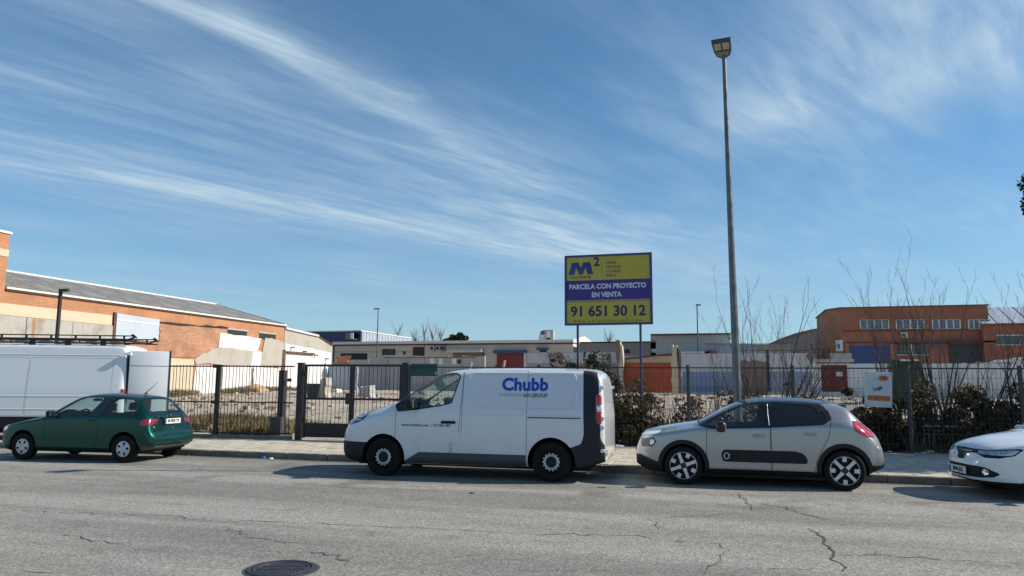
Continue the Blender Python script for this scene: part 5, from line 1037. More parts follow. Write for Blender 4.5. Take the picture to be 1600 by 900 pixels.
# -- navy building with a pale metal flank
Y = 96.0; nb = empty('navy_building', (0, 0, 0), 0, 'navy blue clad building with pale metal flank far behind on the left', 'building')
a, b, z_ = X_(470, Y), X_(561, Y), Z_(561, 517.5, Y); bx('front', NAVY, nb, a, b, Y, Y+.3, 0, z_); yb = 96*1.19
bx('flank', METAL, nb, a, b+.05, Y+.3, Y+17, 0, z_-.03)
for k in range(16): bx('rib', METAL, nb, b+.05, b+.11, Y+.6+k*1.02, Y+.75+k*1.02, 0, z_-.06)
bx('coping', FASC, nb, a-.1, b+.12, Y-.08, Y+17.1, z_, z_+.14); face('roof_box', mat('vent_brick', (.20, .13, .10), .8), nb, 546, 559, 521, 531, Y, 1.2); face('roof_box', FASC, nb, 554, 559, 521, 530, Y, 1.3)
def lamp(px, pt_, pb, Y, label, arm):
    t_ = AY(px, pt_, Y); b_ = AY(px, pb, Y); r = empty('street_lamp', (t_.x, Y, b_.z), 0, label, 'street lamp'); h = t_.z-b_.z
    part('pole', M['galv'], r, lambda m: m.tube([(0, 0, -1.5), (0, 0, h)], [.07, .05], 8)); part('lamp_head', M['black_iron'], r, lambda m: (m.obox((arm*.35, 0, h+.03), (1, 0, -.1*arm), (0, 1, 0), (0, 0, 1), abs(arm)*.35+.1, .12, .05))); 
lamp(591, 483, 556, 68, 'thin distant street lamp with an arm in front of the pale metal flank', -.5); lamp(1089, 477, 545, 70, 'thin distant street lamp with short head right of the billboard', .35)
# -- white and grey wall right of the van roof
Y = 62.0; gw = empty('stripped_wall', (0, 0, 0), 0, 'grey wall with white strip and torn brown patches behind the billboard posts', 'wall')
face('wall', BLOCK, gw, 826, 964, 550, 616, Y, .25); face('white_strip', PALE, gw, 824, 962, 551, 567.5, Y-.25, .04)
for p0, p1 in ((859, 863.5), (866, 880), (913, 917), (950, 955)): poly_part('torn_patch', BROWN, gw, ragged([(X_(p0, Y), Z_(p0, 567, Y)), (X_(p1, Y), Z_(p1, 567, Y)), (X_(p1, Y), Z_(p1, 552, Y)), (X_(p0, Y), Z_(p0, 553, Y))], .12, int(p0)), Y-.32, Y-.29, 'xz')
for px in (843, 933): part('round_hole', RUST, gw, lambda m: m.lathe([(.001, -.32), (.14, -.32), (.14, -.2)], 12, 'y', (X_(px, Y), Y, Z_(px, 572.5, Y))))
def pier(name, label, px0, px1, pt_, pb, Y, m_l, m_r, seed):
    r = empty(name, (0, 0, 0), 0, label, 'pillar'); a, b, c = X_(px0, Y), X_(px1, Y), X_(px0+(px1-px0)*.62, Y); zt2 = Z_(px0, pt_, Y); zb2 = Z_(px0, pb, Y)
    poly_part('brick_core', m_l, r, ragged([(a, zb2-.8), (c, zb2-.8), (c, zt2-.05), (a+.05, zt2)], .06, seed), Y-.5, Y+.2, 'xz'); poly_part('plaster_side', m_r, r, ragged([(c, zb2-.8), (b, zb2-.8), (b, zt2-.5), (b-.1, zt2-.35), (c, zt2-.1)], .06, seed+1), Y-.45, Y+.2, 'xz'); return r
pier('broken_pillar', 'broken brick pillar between the grey wall and the orange shutter', 963, 974, 532, 604, 60, BROWN, CREAM, 31); pier('broken_pillar', 'ragged plastered pillar right of the orange shutter', 1050, 1066, 540, 604, 59, CREAM, BROWN, 41)
og = empty('orange_garage', (0, 0, 0), 0, 'garage with a wide orange shutter and cream strip right of the billboard', 'garage'); Y = 60.5
face('wall', CREAM, og, 974, 1051, 556, 616, Y, .01); s_ = face('shutter', ORANGE, og, 974.5, 1050, 566.5, 612, Y, .05); poly_part('roof_edge', RUST, og, [(X_(974, Y), Z_(974, 560, Y)), (X_(1051, Y), Z_(1051, 552, Y)), (X_(1051, Y), Z_(1051, 554, Y)), (X_(974, Y), Z_(974, 562, Y))], Y-.4, Y+6, 'xz'); face('glass_strip', METAL, og, 974, 1000, 556.5, 561, Y, .03)
for k in range(9): face('slat', ORANGE, s_, 974.8, 1049.7, 567.5+k*4.6, 571.2+k*4.6, Y, .065)
gy_ = empty('grey_shed', (0, 0, 0), 0, 'low grey-brown shed roofs behind the orange shutter', 'shed'); Y = 78; face('wall', wall_mat('shed_brown', (.30, .25, .22), amt=.4), gy_, 922, 1034, 540, 580, Y, 6); face('roof_edge', DARK, gy_, 922, 1034, 538.5, 540, Y, 6.2); 
w_ = face('window', DARK, gy_, 976, 984, 546, 552, Y-6, .05); w_ = face('window', PALE, gy_, 1018, 1027, 545, 551, Y-6, .05)
bb2 = empty('beige_block', (0, 0, 0), 0, 'plain beige flat-roofed block with dark edge left of the lamp post', 'building'); Y = 82; face('wall', wall_mat('block_beige', (.50, .47, .41), (.3, .28, .24), .3), bb2, 1033, 1141, 532.5, 590, Y, 10); face('roof_edge', mat('edge_brown', (.12, .08, .07), .6), bb2, 1032, 1142, 530.5, 533, Y-.1, 10.3)
# -- white and blue wall
Y = 57.0; bl = empty('blue_and_white_wall', (0, 0, 0), 0, 'long wall painted white above and faded blue below, right of the lamp post base', 'wall')
face('wall', PALE, bl, 1066, 1272, 552, 616, Y, .25); face('blue_band', BLUE, bl, 1067, 1157, 581, 612, Y-.25, .03); face('blue_band', BLUE, bl, 1201, 1271, 581, 612, Y-.25, .03); poly_part('bare_brick_patch', BROWN, bl, ragged([(X_(1157, Y), .7), (X_(1200, Y), .7), (X_(1200, Y), Z_(1200, 566, Y)), (X_(1157, Y), Z_(1157, 565, Y))], .08, 51), Y-.29, Y-.25, 'xz'); face('top_bar', DARK, bl, 1155, 1270, 547, 548.2, Y, .3); face('ledge', PALE, bl, 1066, 1100, 549.5, 552, Y, .3); face('pipe', DARK, bl, 1199.5, 1201, 548, 612, Y-.25, .08)
for px in (1110, 1135, 1225, 1250): face('wall_joint', BLOCK, bl, px, px+.8, 553, 581, Y-.25, .02)
lg = empty('lilac_roof_shed', (0, 0, 0), 0, 'low shed with sloping pale grey roof behind the lamp post', 'shed'); Y = 66
poly_part('roof', METAL, lg, [(X_(1094, Y), Z_(1094, 548, Y)), (X_(1102, Y), Z_(1102, 537, Y)), (X_(1185, Y), Z_(1185, 537.5, Y)), (X_(1240, Y), Z_(1240, 537, Y)), (X_(1240, Y), .5), (X_(1094, Y), .5)], Y, Y+9, 'xz'); face('roof_edge', mat('edge_dark', (.08, .06, .07), .6), lg, 1101, 1240, 536, 537.6, Y, .2); face('tile_strip', wall_mat('tan_strip', (.50, .35, .22), amt=.4), lg, 1183, 1240, 540, 548, Y, .08); poly_part('tile_heap', mat('tile_red', (.30, .10, .06), .8, .3, 5), lg, ragged([(X_(1100, Y), Z_(1100, 552, Y)), (X_(1122, Y), Z_(1122, 551, Y)), (X_(1112, Y), Z_(1112, 546, Y))], .08, 3), Y-1, Y-.05, 'xz')
br_ = empty('barrel_roof_hall', (0, 0, 0), 0, 'hall with a big curved grey roof beside the brick building', 'hall'); Y = 74
arc = [(X_(p, Y), Z_(p, q_, Y)) for p, q_ in ((1180, 546), (1200, 541), (1220, 532), (1245, 523), (1270, 517), (1300, 512), (1340, 510), (1380, 514))]
poly_part('gable_wall', wall_mat('hall_grey', (.42, .39, .34), (.28, .25, .2), .5), br_, [(arc[0][0], .4)]+arc+[(arc[-1][0], .4)], Y, Y+.3, 'xz'); m = MB(); n_ = len(arc)
m.add([(x, Y-.3, z+.12) for x, z in arc]+[(x, Y+18, z+.12) for x, z in arc]+[(x, Y-.3, z) for x, z in arc], [(k, k+1, n_+k+1, n_+k) for k in range(n_-1)]+[(2*n_+k, 2*n_+k+1, k+1, k) for k in range(n_-1)]); m.build('roof', ROOFM, br_, fix=False)
for k in range(7): p_ = 1205+k*13; face('wall_rib', wall_mat('hall_rib', (.46, .42, .36), amt=.3), br_, p_, p_+1.2, 545-(k*4.3), 552, Y, .08)
part('vent', DARK, br_, lambda m: m.lathe([(.001, -.06), (.45, -.06), (.45, 0)], 16, 'y', (X_(1288, Y), Y, Z_(1288, 534.5, Y))))
# -- two-storey brick building
Y = 63.0; bk = empty('brick_building', (0, 0, 0), 0, 'two-storey red brick building with four windows and a blue shutter on the right', 'building')
a, b, zt3 = X_(1318, Y), X_(1552, Y), Z_(1400, 480, Y); cxp = AY(1291, 486, Y+1.5); m = MB()
bx('wall', BRx, bk, a, b, Y, Y+9, .5, zt3); m.prism([(a, Y), (cxp.x, Y+1.5), (cxp.x, Y+9), (a, Y+9)], .5, zt3-.003, 'xy'); m.build('corner_wall', BRd, bk); part('coping', mat('coping_brown', (.20, .085, .05), .7), bk, lambda m: m.prism([(b+.1, Y-.1), (a-.05, Y-.1), (cxp.x-.1, Y+1.45), (cxp.x-.1, Y+9.1), (b+.1, Y+9.1)], zt3, zt3+.08, 'xy'))
for k, (p0, p1) in enumerate(((1344, 1388.5), (1400.5, 1444), (1457, 1500), (1513.5, 1547))):
    w_ = face('window', M['window'], bk, p0, p1, 499.5, 514, Y, .02)
    for e in (face('frame', FASC, w_, p0-.5, p1+.5, 499, 500.3, Y, .06), face('frame', FASC, w_, p0-.5, p1+.5, 513.2, 514.5, Y, .08)): pass
    for f in (0, .24, .5, .76, 1): face('mullion', FASC, w_, p0+(p1-p0)*f-(.9 if f == .5 else .5), p0+(p1-p0)*f+(.9 if f == .5 else .5), 500.3, 513.2, Y, .055)
    for f in (.02, .26, .53, .78): face('curtain', mat('pale_curtain', (.16, .19, .21), .6, .2, 5), w_, p0+(p1-p0)*f+.6, p0+(p1-p0)*(f+.2), 500.6, 513, Y, .03)
    face('sill', mat('sill_brown', (.17, .08, .06), .8), w_, p0-2, p1+2, 514.8, 516.6, Y, .12)
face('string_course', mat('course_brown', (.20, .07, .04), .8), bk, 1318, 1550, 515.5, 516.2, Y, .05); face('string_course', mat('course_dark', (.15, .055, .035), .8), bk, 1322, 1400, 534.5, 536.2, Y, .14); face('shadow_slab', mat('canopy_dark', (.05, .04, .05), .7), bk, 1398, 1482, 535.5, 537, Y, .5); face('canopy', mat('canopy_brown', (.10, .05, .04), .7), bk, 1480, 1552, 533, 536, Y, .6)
s_ = face('blue_shutter', BLUEM, bk, 1326, 1392, 540, 574, Y, .02); face('jamb', BRd, bk, 1322, 1326, 537, 574, Y, .12); face('jamb', BRd, bk, 1392, 1396, 537, 574, Y, .12)
for k in range(6): face('slat', BLUEM, s_, 1326.4, 1391.6, 541+k*5.2, 545.3+k*5.2, Y, .04)
w_ = face('window', M['window'], bk, 1402, 1452, 538, 554, Y, .02)
for k in range(7): face('window_bar', FASC if k == 3 else RUST, w_, 1404+k*6.6, 1405+k*6.6, 538, 554, Y, .05)
face('sill', FASC, w_, 1401, 1453, 554, 555.3, Y, .1); face('window', M['window'], bk, 1458, 1476, 538, 543.5, Y, .02); face('dark_doorway', mat('shutter_dark', (.055, .05, .055), .6, .2, 3), bk, 1484, 1546, 537, 580, Y, .02)
al = face('alarm_box', FASC, bk, 1407.5, 1417, 519.5, 528, Y, .2); face('alarm_lamp', M['window'], al, 1410, 1415, 521.5, 526.5, Y-.2, .03)
q = AY(1314.5, 540, Y+.25); ws2 = bx('wall_sign', WHITE, bk, -.28, .28, -.03, .03, -.42, .42); ws2.location = (q.x-.15, Y+.12, q.z); ws2.rotation_euler = (0, 0, -.65); bx('sign_print', BLUEM, ws2, -.12, .05, -.036, -.031, -.25, .12)
bx('wall_lamp', FASC, bk, X_(1322, Y)-.12, X_(1322, Y)+.1, Y-.2, Y, Z_(1322, 556, Y), Z_(1322, 552, Y))
Y = 62.4; mr = empty('metal_roof_workshop', (0, 0, 0), 0, 'brick workshop with a pale metal roof at the right edge', 'workshop')
a = X_(1542, Y); b = a+16; z_ = Z_(1552, 506, Y); bx('wall', BRx, mr, a, b, Y, Y+8, .5, z_)
def slope(x0, x1, d0, d1, lift=0.0):
    """strip of the roof, its left edge leaning in as it climbs"""
    return lambda m: m.add([(x0, Y-.25, z_+lift+d0), (x1, Y-.25, z_+lift+d0), (x1+.9, Y+6, z_+1.75+lift+d0), (x0+.9, Y+6, z_+1.75+lift+d0), (x0, Y-.25, z_+lift-d1), (x1, Y-.25, z_+lift-d1), (x1+.9, Y+6, z_+1.75+lift-d1), (x0+.9, Y+6, z_+1.75+lift-d1)], [(0, 1, 2, 3), (7, 6, 5, 4), (0, 4, 5, 1), (1, 5, 6, 2), (2, 6, 7, 3), (3, 7, 4, 0)])
for k in range(15): part('roof_sheet', METAL, mr, slope(a-.1+k*1.05, a-.1+k*1.05+1.03, .03 if k % 2 else .02, .06))
for k in range(15): part('roof_rib', METAL, mr, slope(a-.1+k*1.05+.99, a-.1+k*1.05+1.06, .07, 0))
w_ = face('window', M['window'], mr, 1559, 1596, 525, 538, Y, .02); face('lintel', PALE, w_, 1557, 1598, 522.5, 525, Y, .06); face('sill', PALE, w_, 1557, 1598, 538, 539.5, Y, .1); bx('eaves_board', mat('eaves_red', (.25, .07, .04), .7), mr, a-.2, b, Y-.33, Y-.27, z_-.12, z_+.0)
# -- balcony rail beside the barrel hall, white front wall with red doors
Y = 52.0; rl = empty('balcony_railing', (0, 0, 0), 0, 'black balcony railing above the cream wall beside the curved roof', 'railing')
for py in (545.5, 551, 557): face('rail', IR, rl, 1268, 1296, py, py+1, Y, .05)
for px in (1268, 1277, 1286, 1295): face('post', IR, rl, px, px+1, 538 if px == 1268 else 544, 563, Y, .06)
face('balcony_slab', BLOCK, rl, 1267, 1330, 562, 566, Y, 1.2); face('parapet', BLOCK, rl, 1296, 1330, 552, 562, Y+1, .2)
Y = 50.0; fw_ = empty('front_wall', (0, 0, 0), 0, 'white wall with a dark red metal double door on the right of the plot', 'wall')
face('wall', WHITE, fw_, 1271, 1660, 568, 620, Y, .25); poly_part('broken_end', BROWN, fw_, ragged([(X_(1262, Y), Z_(1262, 556, Y)), (X_(1268, Y), Z_(1268, 545, Y)), (X_(1272, Y), Z_(1272, 560, Y)), (X_(1270, Y), Z_(1270, 575, Y))], .05, 61), Y-.3, Y+.2, 'xz'); poly_part('broken_top', WHITE, fw_, ragged([(X_(1452, Y), Z_(1452, 569, Y)), (X_(1600, Y), Z_(1600, 569, Y)), (X_(1600, Y), Z_(1600, 558, Y)), (X_(1540, Y), Z_(1540, 566, Y)), (X_(1475, Y), Z_(1475, 572, Y))], .05, 62), Y-.24, Y-.02, 'xz')
dm = mat('dark_red_door', (.17, .028, .022), .6, .25, 3)
for p0, p1 in ((1284.5, 1303.6), (1304.2, 1323)):
    d_ = face('door', dm, fw_, p0, p1, 570.5, 612, Y-.25, .05); face('door_frame', dm, d_, p0+.5, p0+1.5, 571, 611, Y-.30, .03); face('door_frame', dm, d_, p1-1.5, p1-.5, 571, 611, Y-.30, .03)
    face('door_rail', dm, d_, p0+1.5, p1-1.5, 588, 589.5, Y-.30, .03)
face('notice', PALE, fw_, 1306, 1316, 581, 588, Y-.30, .03)
for px in (1385, 1500): face('wall_joint', PALE, fw_, px, px+.8, 570, 612, Y-.25, .02)
# green tipping skip standing on its end
q = AY(1418, 606, 44); gs = empty('green_skip', (q.x, 44, float(hgt(q.x, 44))-.1), 0, 'dark green steel skip tipped against the white wall behind the saplings', 'skip'); gm = mat('skip_green', (.018, .06, .024), .6, .3, 3); k_ = q.y/1170*1.05
part('shell', gm, gs, lambda m: m.prism([(-.75, 0), (1.05, 0), (.55, 2.35), (-.75, 2.45)], -.6, .6)); 
for u in (-.5, 0, .45): part('rib', gm, gs, lambda m: m.prism([(u-.05, .1), (u+.05, .1), (u*.85+.05, 2.3), (u*.85-.05, 2.3)], -.68, -.6))
part('rim', FASC, gs, lambda m: m.box(-.4, .55, -.66, -.5, 2.36, 2.46))
# grey waste container, concrete blocks
q = GP(494, 621); wc = empty('waste_container', (q.x, q.y, q.z), .05, 'dark grey waste container standing in the plot behind the gate', 'container'); cm = mat('container_grey', (.045, .05, .06), .6, .2, 4); s = q.y*1.045/1170
part('tub', cm, wc, lambda m: m.prism([(-10*s, 0), (10*s, 0), (12*s, 20*s), (-12*s, 20*s)], -.45, .45)); bx('lid', cm, wc, -12.6*s, 12.6*s, -.5, .5, 20*s, 23*s, bev=.03); bx('ridge', cm, wc, -11*s, 11*s, -.48, -.45, 12*s, 13*s)
for lb, px, py, w_, h_, m_ in (('pale broken concrete block beside the waste container', 508, 622, .5, 1.3, CONC), ('grey concrete lump lying in the plot behind the gate', 573, 620, .9, .75, BLOCK), ('white slab of debris on the rubble left of the gate centre', 521, 612, 1.0, .25, WHITE)):
    q = GP(px, py); tag(poly_part('concrete_block', m_, None, ragged([(-w_/2, 0), (w_/2, 0), (w_*.42, h_), (-w_*.3, h_*.9)], .04, px), -.35, .35, 'xz'), lb, 'concrete block').location = (q.x, q.y, q.z-.05)
# leaning posts behind the van roof
for lb, (x0_, y0_), (x1_, y1_) in (('pale post leaning right behind the van roof', (727, 600), (737, 566)), ('second leaning pale post, further right behind the van roof', (780, 604), (789, 563))):
    a, b = AY(x0_, y0_, 21.5), AY(x1_, y1_, 21.5); tag(MB().tube([a+(a-b)*.9, a, b], [.05, .05, .04], 6).build('leaning_post', CREAM), lb, 'post')
    part_ = None
# ------------------------------------------------------------------ rubble, weeds, bushes, saplings, trees
def quads_obj(name, V, m, parent=None, kind=None, k=4, smooth=False):
    """V: (n,k,3) loose polygons linked as one mesh"""
    n = len(V); me = bpy.data.meshes.new(name); me.vertices.add(n*k); me.vertices.foreach_set('co', V.reshape(-1).astype(np.float32)); me.loops.add(n*k); me.loops.foreach_set('vertex_index', np.arange(n*k, dtype=np.int32))
    me.polygons.add(n); me.polygons.foreach_set('loop_start', np.arange(0, n*k, k, dtype=np.int32)); me.update(calc_edges=True); me.materials.append(m); o = link(name, me, parent)
    if kind: o['kind'] = kind
    return o
def unit(n): v = RNG.normal(size=(n, 3)); return v/np.linalg.norm(v, axis=1, keepdims=True)
def leaf_quads(P, size, droop=.0, elong=1.7):
    n = len(P); a = unit(n); a[:, 2] -= droop; a /= np.linalg.norm(a, axis=1, keepdims=True); b = np.cross(a, unit(n)); b /= np.linalg.norm(b, axis=1, keepdims=True)
    s = size*RNG.uniform(.55, 1.35, (n, 1)); a, b = a*s*elong*.5, b*s*.5
    return np.stack([P-a, P+b*.9-a*.1, P+a, P-b*.9-a*.1], 1)
def leaf_mat(name, c1, c2, c3, rough=.6):
    m, t, b = base_mat(name); g = t.n('ShaderNodeNewGeometry').outputs['Random Per Island']
    cr_ = t.n('ShaderNodeValToRGB'); t.l.new(g, cr_.inputs[0]); e = cr_.color_ramp.elements; e[0].color = (*c1, 1); e[1].color = (*c3, 1); x = e.new(.5); x.color = (*c2, 1)
    t.l.new(cr_.outputs[0], b.inputs['Base Color']); b.inputs['Roughness'].default_value = rough; b.inputs['Specular IOR Level'].default_value = .35
    tr = t.n('ShaderNodeBsdfTranslucent'); t.l.new(cr_.outputs[0], tr.inputs[0]); mx = t.n('ShaderNodeMixShader'); mx.inputs[0].default_value = .25; t.l.new(b.outputs[0], mx.inputs[1]); t.l.new(tr.outputs[0], mx.inputs[2]); t.l.new(mx.outputs[0], m.node_tree.nodes['Material Output'].inputs[0]); return m
STONE = leaf_mat('rubble_stone', (.30, .21, .15), (.45, .36, .28), (.60, .53, .44), .95); GRASS = leaf_mat('dry_grass', (.13, .12, .045), (.25, .19, .10), (.36, .28, .15)); GREEN = leaf_mat('green_weed', (.045, .075, .020), (.08, .10, .03), (.15, .12, .05)); IVY = leaf_mat('bush_leaf', (.022, .032, .013), (.045, .052, .021), (.09, .065, .033)); DRYL = leaf_mat('dry_leaf', (.10, .06, .03), (.20, .13, .07), (.36, .27, .17)); BARK = mat('sapling_bark', (.085, .065, .055), .9, .3, 8); BARK2 = mat('twig_pale', (.17, .13, .10), .9, .3, 8); EVER = leaf_mat('evergreen', (.012, .022, .010), (.02, .035, .014), (.035, .05, .02))
# stones of the demolished building
def stones(n, smin, smax, xr, yr, bias=1.0):
    x = RNG.uniform(*xr, n); y = yf(x)+1.2+(yr-1.2)*RNG.uniform(0, 1, n)**bias; s = smin*(smax/smin)**(RNG.uniform(0, 1, n)**2.2)
    keep = vnoise(x, y, .35, 9)+.3*vnoise(x, y, 1.4, 2) > RNG.uniform(.42, .82, n); x, y, s = x[keep], y[keep], s[keep]; n = len(x)
    cube = np.array([(i, j, k) for i in (-1, 1) for j in (-1, 1) for k in (-1, 1)], float); V = cube[None]*RNG.uniform(.5, 1, (n, 1, 3))+RNG.normal(0, .22, (n, 8, 3))
    a = RNG.uniform(0, 6.28, n); ca, sa = np.cos(a)[:, None], np.sin(a)[:, None]; V = np.stack([V[:, :, 0]*ca-V[:, :, 1]*sa, V[:, :, 0]*sa+V[:, :, 1]*ca, V[:, :, 2]*.55], -1)*s[:, None, None]*.5
    V += np.stack([x, y, hgt(x, y)+s*.12], -1)[:, None]; F = np.array([(0,1,3,2),(4,6,7,5),(0,4,5,1),(2,3,7,6),(0,2,6,4),(1,5,7,3)])
    me = bpy.data.meshes.new('rubble'); me.from_pydata(V.reshape(-1, 3).tolist(), [], (F[None]+np.arange(n)[:, None, None]*8).reshape(-1, 4).tolist()); me.materials.append(STONE); me.update(); return me
tag(link('rubble', stones(13000, .035, .42, (-34, 22), 32, 1.2)), 'pale broken stones and brick rubble strewn over the cleared plot', 'rubble', kind='stuff')
def blades(n, px_fn, h0, h1, m, name, label, lean=.35):
    P = px_fn(n); n = len(P); d = unit(n); d[:, 2] = 0; L = RNG.uniform(h0, h1, n)[:, None]; w = np.cross(d, (0, 0, 1))*.006
    top = P+np.array([0, 0, 1])*L+d*L*lean*RNG.uniform(.2, 1.3, (n, 1)); mid = P+np.array([0, 0, .6])*L+d*L*lean*.35; V = np.stack([P-w, P+w, mid+w*.8, top, mid-w*.8], 1)
    return tag(quads_obj(name, V, m, k=5), label, 'weeds', kind='stuff')
def strip(x0, x1, d0, d1, dens=.45, seed=1, clump=.6):
    def f(n):
        x = RNG.uniform(x0, x1, n); y = yf(x)+RNG.uniform(d0, d1, n); k = vnoise(x, y, clump, seed)*.7+vnoise(x, y, clump*4, seed+1)*.3 > 1-dens-RNG.uniform(0, .12, n); x, y = x[k], y[k]; return np.stack([x, y, hgt(x, y)-.01], -1)
    return f
blades(30000, strip(-22, -12.3, .15, 4.2, .42, 4), .10, .42, GRASS, 'weeds', 'dry grass and weeds behind the bar railing on the left'); blades(22000, strip(-22, -12.6, .3, 4.0, .38, 7), .08, .36, GREEN, 'weeds', 'green weeds growing behind the bar railing on the left')
blades(24000, strip(-33, 20, 4.5, 34, .09, 12, .3), .08, .35, GRASS, 'weeds', 'scattered dry weeds across the rubble of the plot', .5); blades(14000, strip(-9, 12, .2, 3.0, .6, 15), .15, .6, GRASS, 'weeds', 'tall dry grass under the bushes along the mesh fence', .4)
def dryscrub(): 
    x = RNG.uniform(-35.5, -33.5, 9000); y = RNG.uniform(38, 60, 9000); k = vnoise(x, y, .3, 21) > .42; x, y = x[k], y[k]; return np.stack([x, y, hgt(x, y)], -1)
blades(2200, lambda n: dryscrub(), .10, .45, GRASS, 'weeds', 'dry scrub along the foot of the white wall on the left', .5)
# bushes along the mesh fence
def stems_mb(m, base, n, h, spread, rad, seed, sides=4):
    R = random.Random(seed)
    for k in range(n):
        a = R.uniform(0, 2*PI); p = Vector(base)+Vector((R.gauss(0, .08), R.gauss(0, .05), 0)); d = Vector((math.cos(a)*spread, math.sin(a)*spread, 1)).normalized(); pts = [p.copy()]
        L = h*R.uniform(.6, 1.1)
        for i in range(6): d = (d+Vector((R.gauss(0, .10), R.gauss(0, .10), .05))).normalized(); p = p+d*L/6; pts.append(p.copy())
        m.tube(pts, [rad*(1-i/7) for i in range(7)], sides, cap=False)
def bush(x, d, rx, ry, h, n, mats, label, seed, stems=14):
    y = yf(x)+d; z = float(hgt(x, y)) if d > 0 else .1; r = empty('shrub', (x, y, z), 0, label, 'bush', 'bushes along the mesh fence'); R = np.random.default_rng(seed)
    k = 44; lx = R.uniform(-.9, .9, 6); lh = R.uniform(.45, 1.25, 6); li = R.integers(0, 6, k); cs = np.stack([(lx[li]+R.normal(0, .16, k))*rx, R.normal(0, .4, k)*ry, R.uniform(.05, .95, k)*h*lh[li]], -1); i = R.integers(0, k, n); rad = R.uniform(.08, .36, k)[i][:, None]*np.array([rx, ry*1.1, h*.55])/1.0
    v = unit(n)*R.uniform(.35, 1, (n, 1))**.5; P = cs[i]+v*rad; P = P[P[:, 2] > .02]; nn = len(P); cut = int(nn*mats[2])
    quads_obj('foliage', leaf_quads(P[:cut], .06, .2)*1, mats[0], r); quads_obj('dry_foliage', leaf_quads(P[cut:], .058, .3), mats[1], r)
    m = MB(); [stems_mb(m, (ux*rx, 0, 0), stems//4, h*1.3, .34, .0085, seed+int(ux*10)) for ux in (-.75, -.25, .25, .75)]; m.build('stem', BARK, r, fix=False); return r
lab = ['leafy dark bush close behind the rear of the white panel van', 'dense bush between the white panel van and the billboard post', 'bush with dry pale leaves beside the billboard post', 'brown leafed bush above the bonnet of the grey hatchback', 'loose bush just left of the lamp post', 'bush behind the roof of the grey hatchback right of the lamp post', 'dry bush behind the rear window of the grey hatchback', 'dark bush under the white advert board', 'dark tangled bush right of the advert board', 'dense dark bush behind the wire crate', 'dark bush above the bonnet of the white hatchback', 'dark bush at the right edge behind the white hatchback']
for k, (x, h, g) in enumerate([(-4.9, 1.75, .75), (-3.9, 1.95, .72), (-2.75, 1.55, .5), (-1.7, 1.35, .42), (-.55, 1.25, .45), (.75, 1.45, .55), (2.0, 1.15, .4), (3.15, 1.25, .75), (4.25, 1.35, .7), (5.3, 1.3, .72), (6.4, 1.4, .7), (7.6, 1.35, .7)]):
    bush(x, .80, 1.0, .6, h, 7500 if k > 6 else (6500 if k < 3 else 2400), (IVY, DRYL, g), lab[k], 100+k, 120 if k > 6 else (60 if k < 3 else 90))
# bare saplings
def sapling(x, y, h, nst, spread, seed, label, rad=.028, lean=(0, 0), twig=1.0):
    z = float(hgt(x, y)); r = empty('sapling', (x, y, z), 0, label, 'sapling', 'bare saplings in the plot'); R = random.Random(seed); m = MB(); tw = MB()
    def grow_(m, p, d, L, r0, lev):
        n = 7; pts = [p.copy()]; L = L*(.90 if lev == 0 else 1)
        for i in range(n):
            d = (d+Vector((R.gauss(0, .055), R.gauss(0, .055), .045))).normalized(); p = p+d*L/n; pts.append(p.copy())
            if lev < 2 and i >= 1 and R.random() < (.85 if lev == 0 else .6)*twig:
                a = R.uniform(0, 2*PI); e = (d*1.0+Vector((math.cos(a), math.sin(a), .35))*R.uniform(.35, .7)).normalized(); grow_(tw, p, e, L*R.uniform(.14, .32), r0*(1-i/n)*.5+.002, lev+1)
        m.tube(pts, [max(.0028, r0*(1-i/(n+.5))) for i in range(n+1)], 5 if lev == 0 else 3, cap=False)
    for k in range(nst+2):
        a = R.uniform(0, 2*PI); d = Vector((math.cos(a)*spread*1.25+lean[0], math.sin(a)*spread*.6+lean[1], 1)).normalized(); grow_(m, Vector((R.gauss(0, .06), R.gauss(0, .06), -.05)), d, h*R.uniform(.72, 1.05), rad*1.25*R.uniform(.6, 1.15), 0)
    m.build('trunk', BARK, r, fix=False); tw.build('twigs', BARK, r, fix=False); return r
for a in [(-.45, 22.0, 3.5, 3, .10, 3, 'thin bare sapling left of the lamp post', .016), (.62, 21.3, 4.3, 3, .22, 5, 'forked bare sapling right of the lamp post', .026), (1.15, 21.6, 4.2, 5, .30, 8, 'bare sapling leaning right over the blue wall', .028, (.45, 0)), (2.2, 22.2, 3.2, 2, .2, 11, 'small bare sapling left of the advert board', .014), (4.0, 22.0, 4.6, 3, .16, 14, 'bare sapling in front of the green skip', .022), (4.95, 21.6, 4.7, 6, .22, 17, 'tall bare many-stemmed sapling before the brick building', .034), (5.9, 22.2, 4.2, 4, .3, 21, 'bare sapling leaning right before the dark doorway', .026, (.3, 0)), (6.7, 21.6, 4.6, 4, .22, 25, 'bare sapling at the right edge before the metal roof', .026), (7.6, 23.0, 4.6, 4, .22, 29, 'bare sapling furthest right, half outside the picture', .026), (4.5, 23.2, 4.3, 5, .26, 33, 'bare sapling behind the tall many-stemmed one, to its left', .022), (5.45, 23.0, 4.4, 5, .26, 37, 'bare sapling behind the tall many-stemmed one, to its right', .024), (1.7, 23.4, 3.7, 5, .3, 41, 'fine-twigged bare sapling before the white wall, left of the red doors', .018), (.1, 23.0, 3.6, 5, .2, 45, 'fine-twigged bare sapling right behind the lamp post', .016)]: sapling(*a[:8] if len(a) == 8 else a[:8], **({'lean': a[8]} if len(a) > 8 else {}))
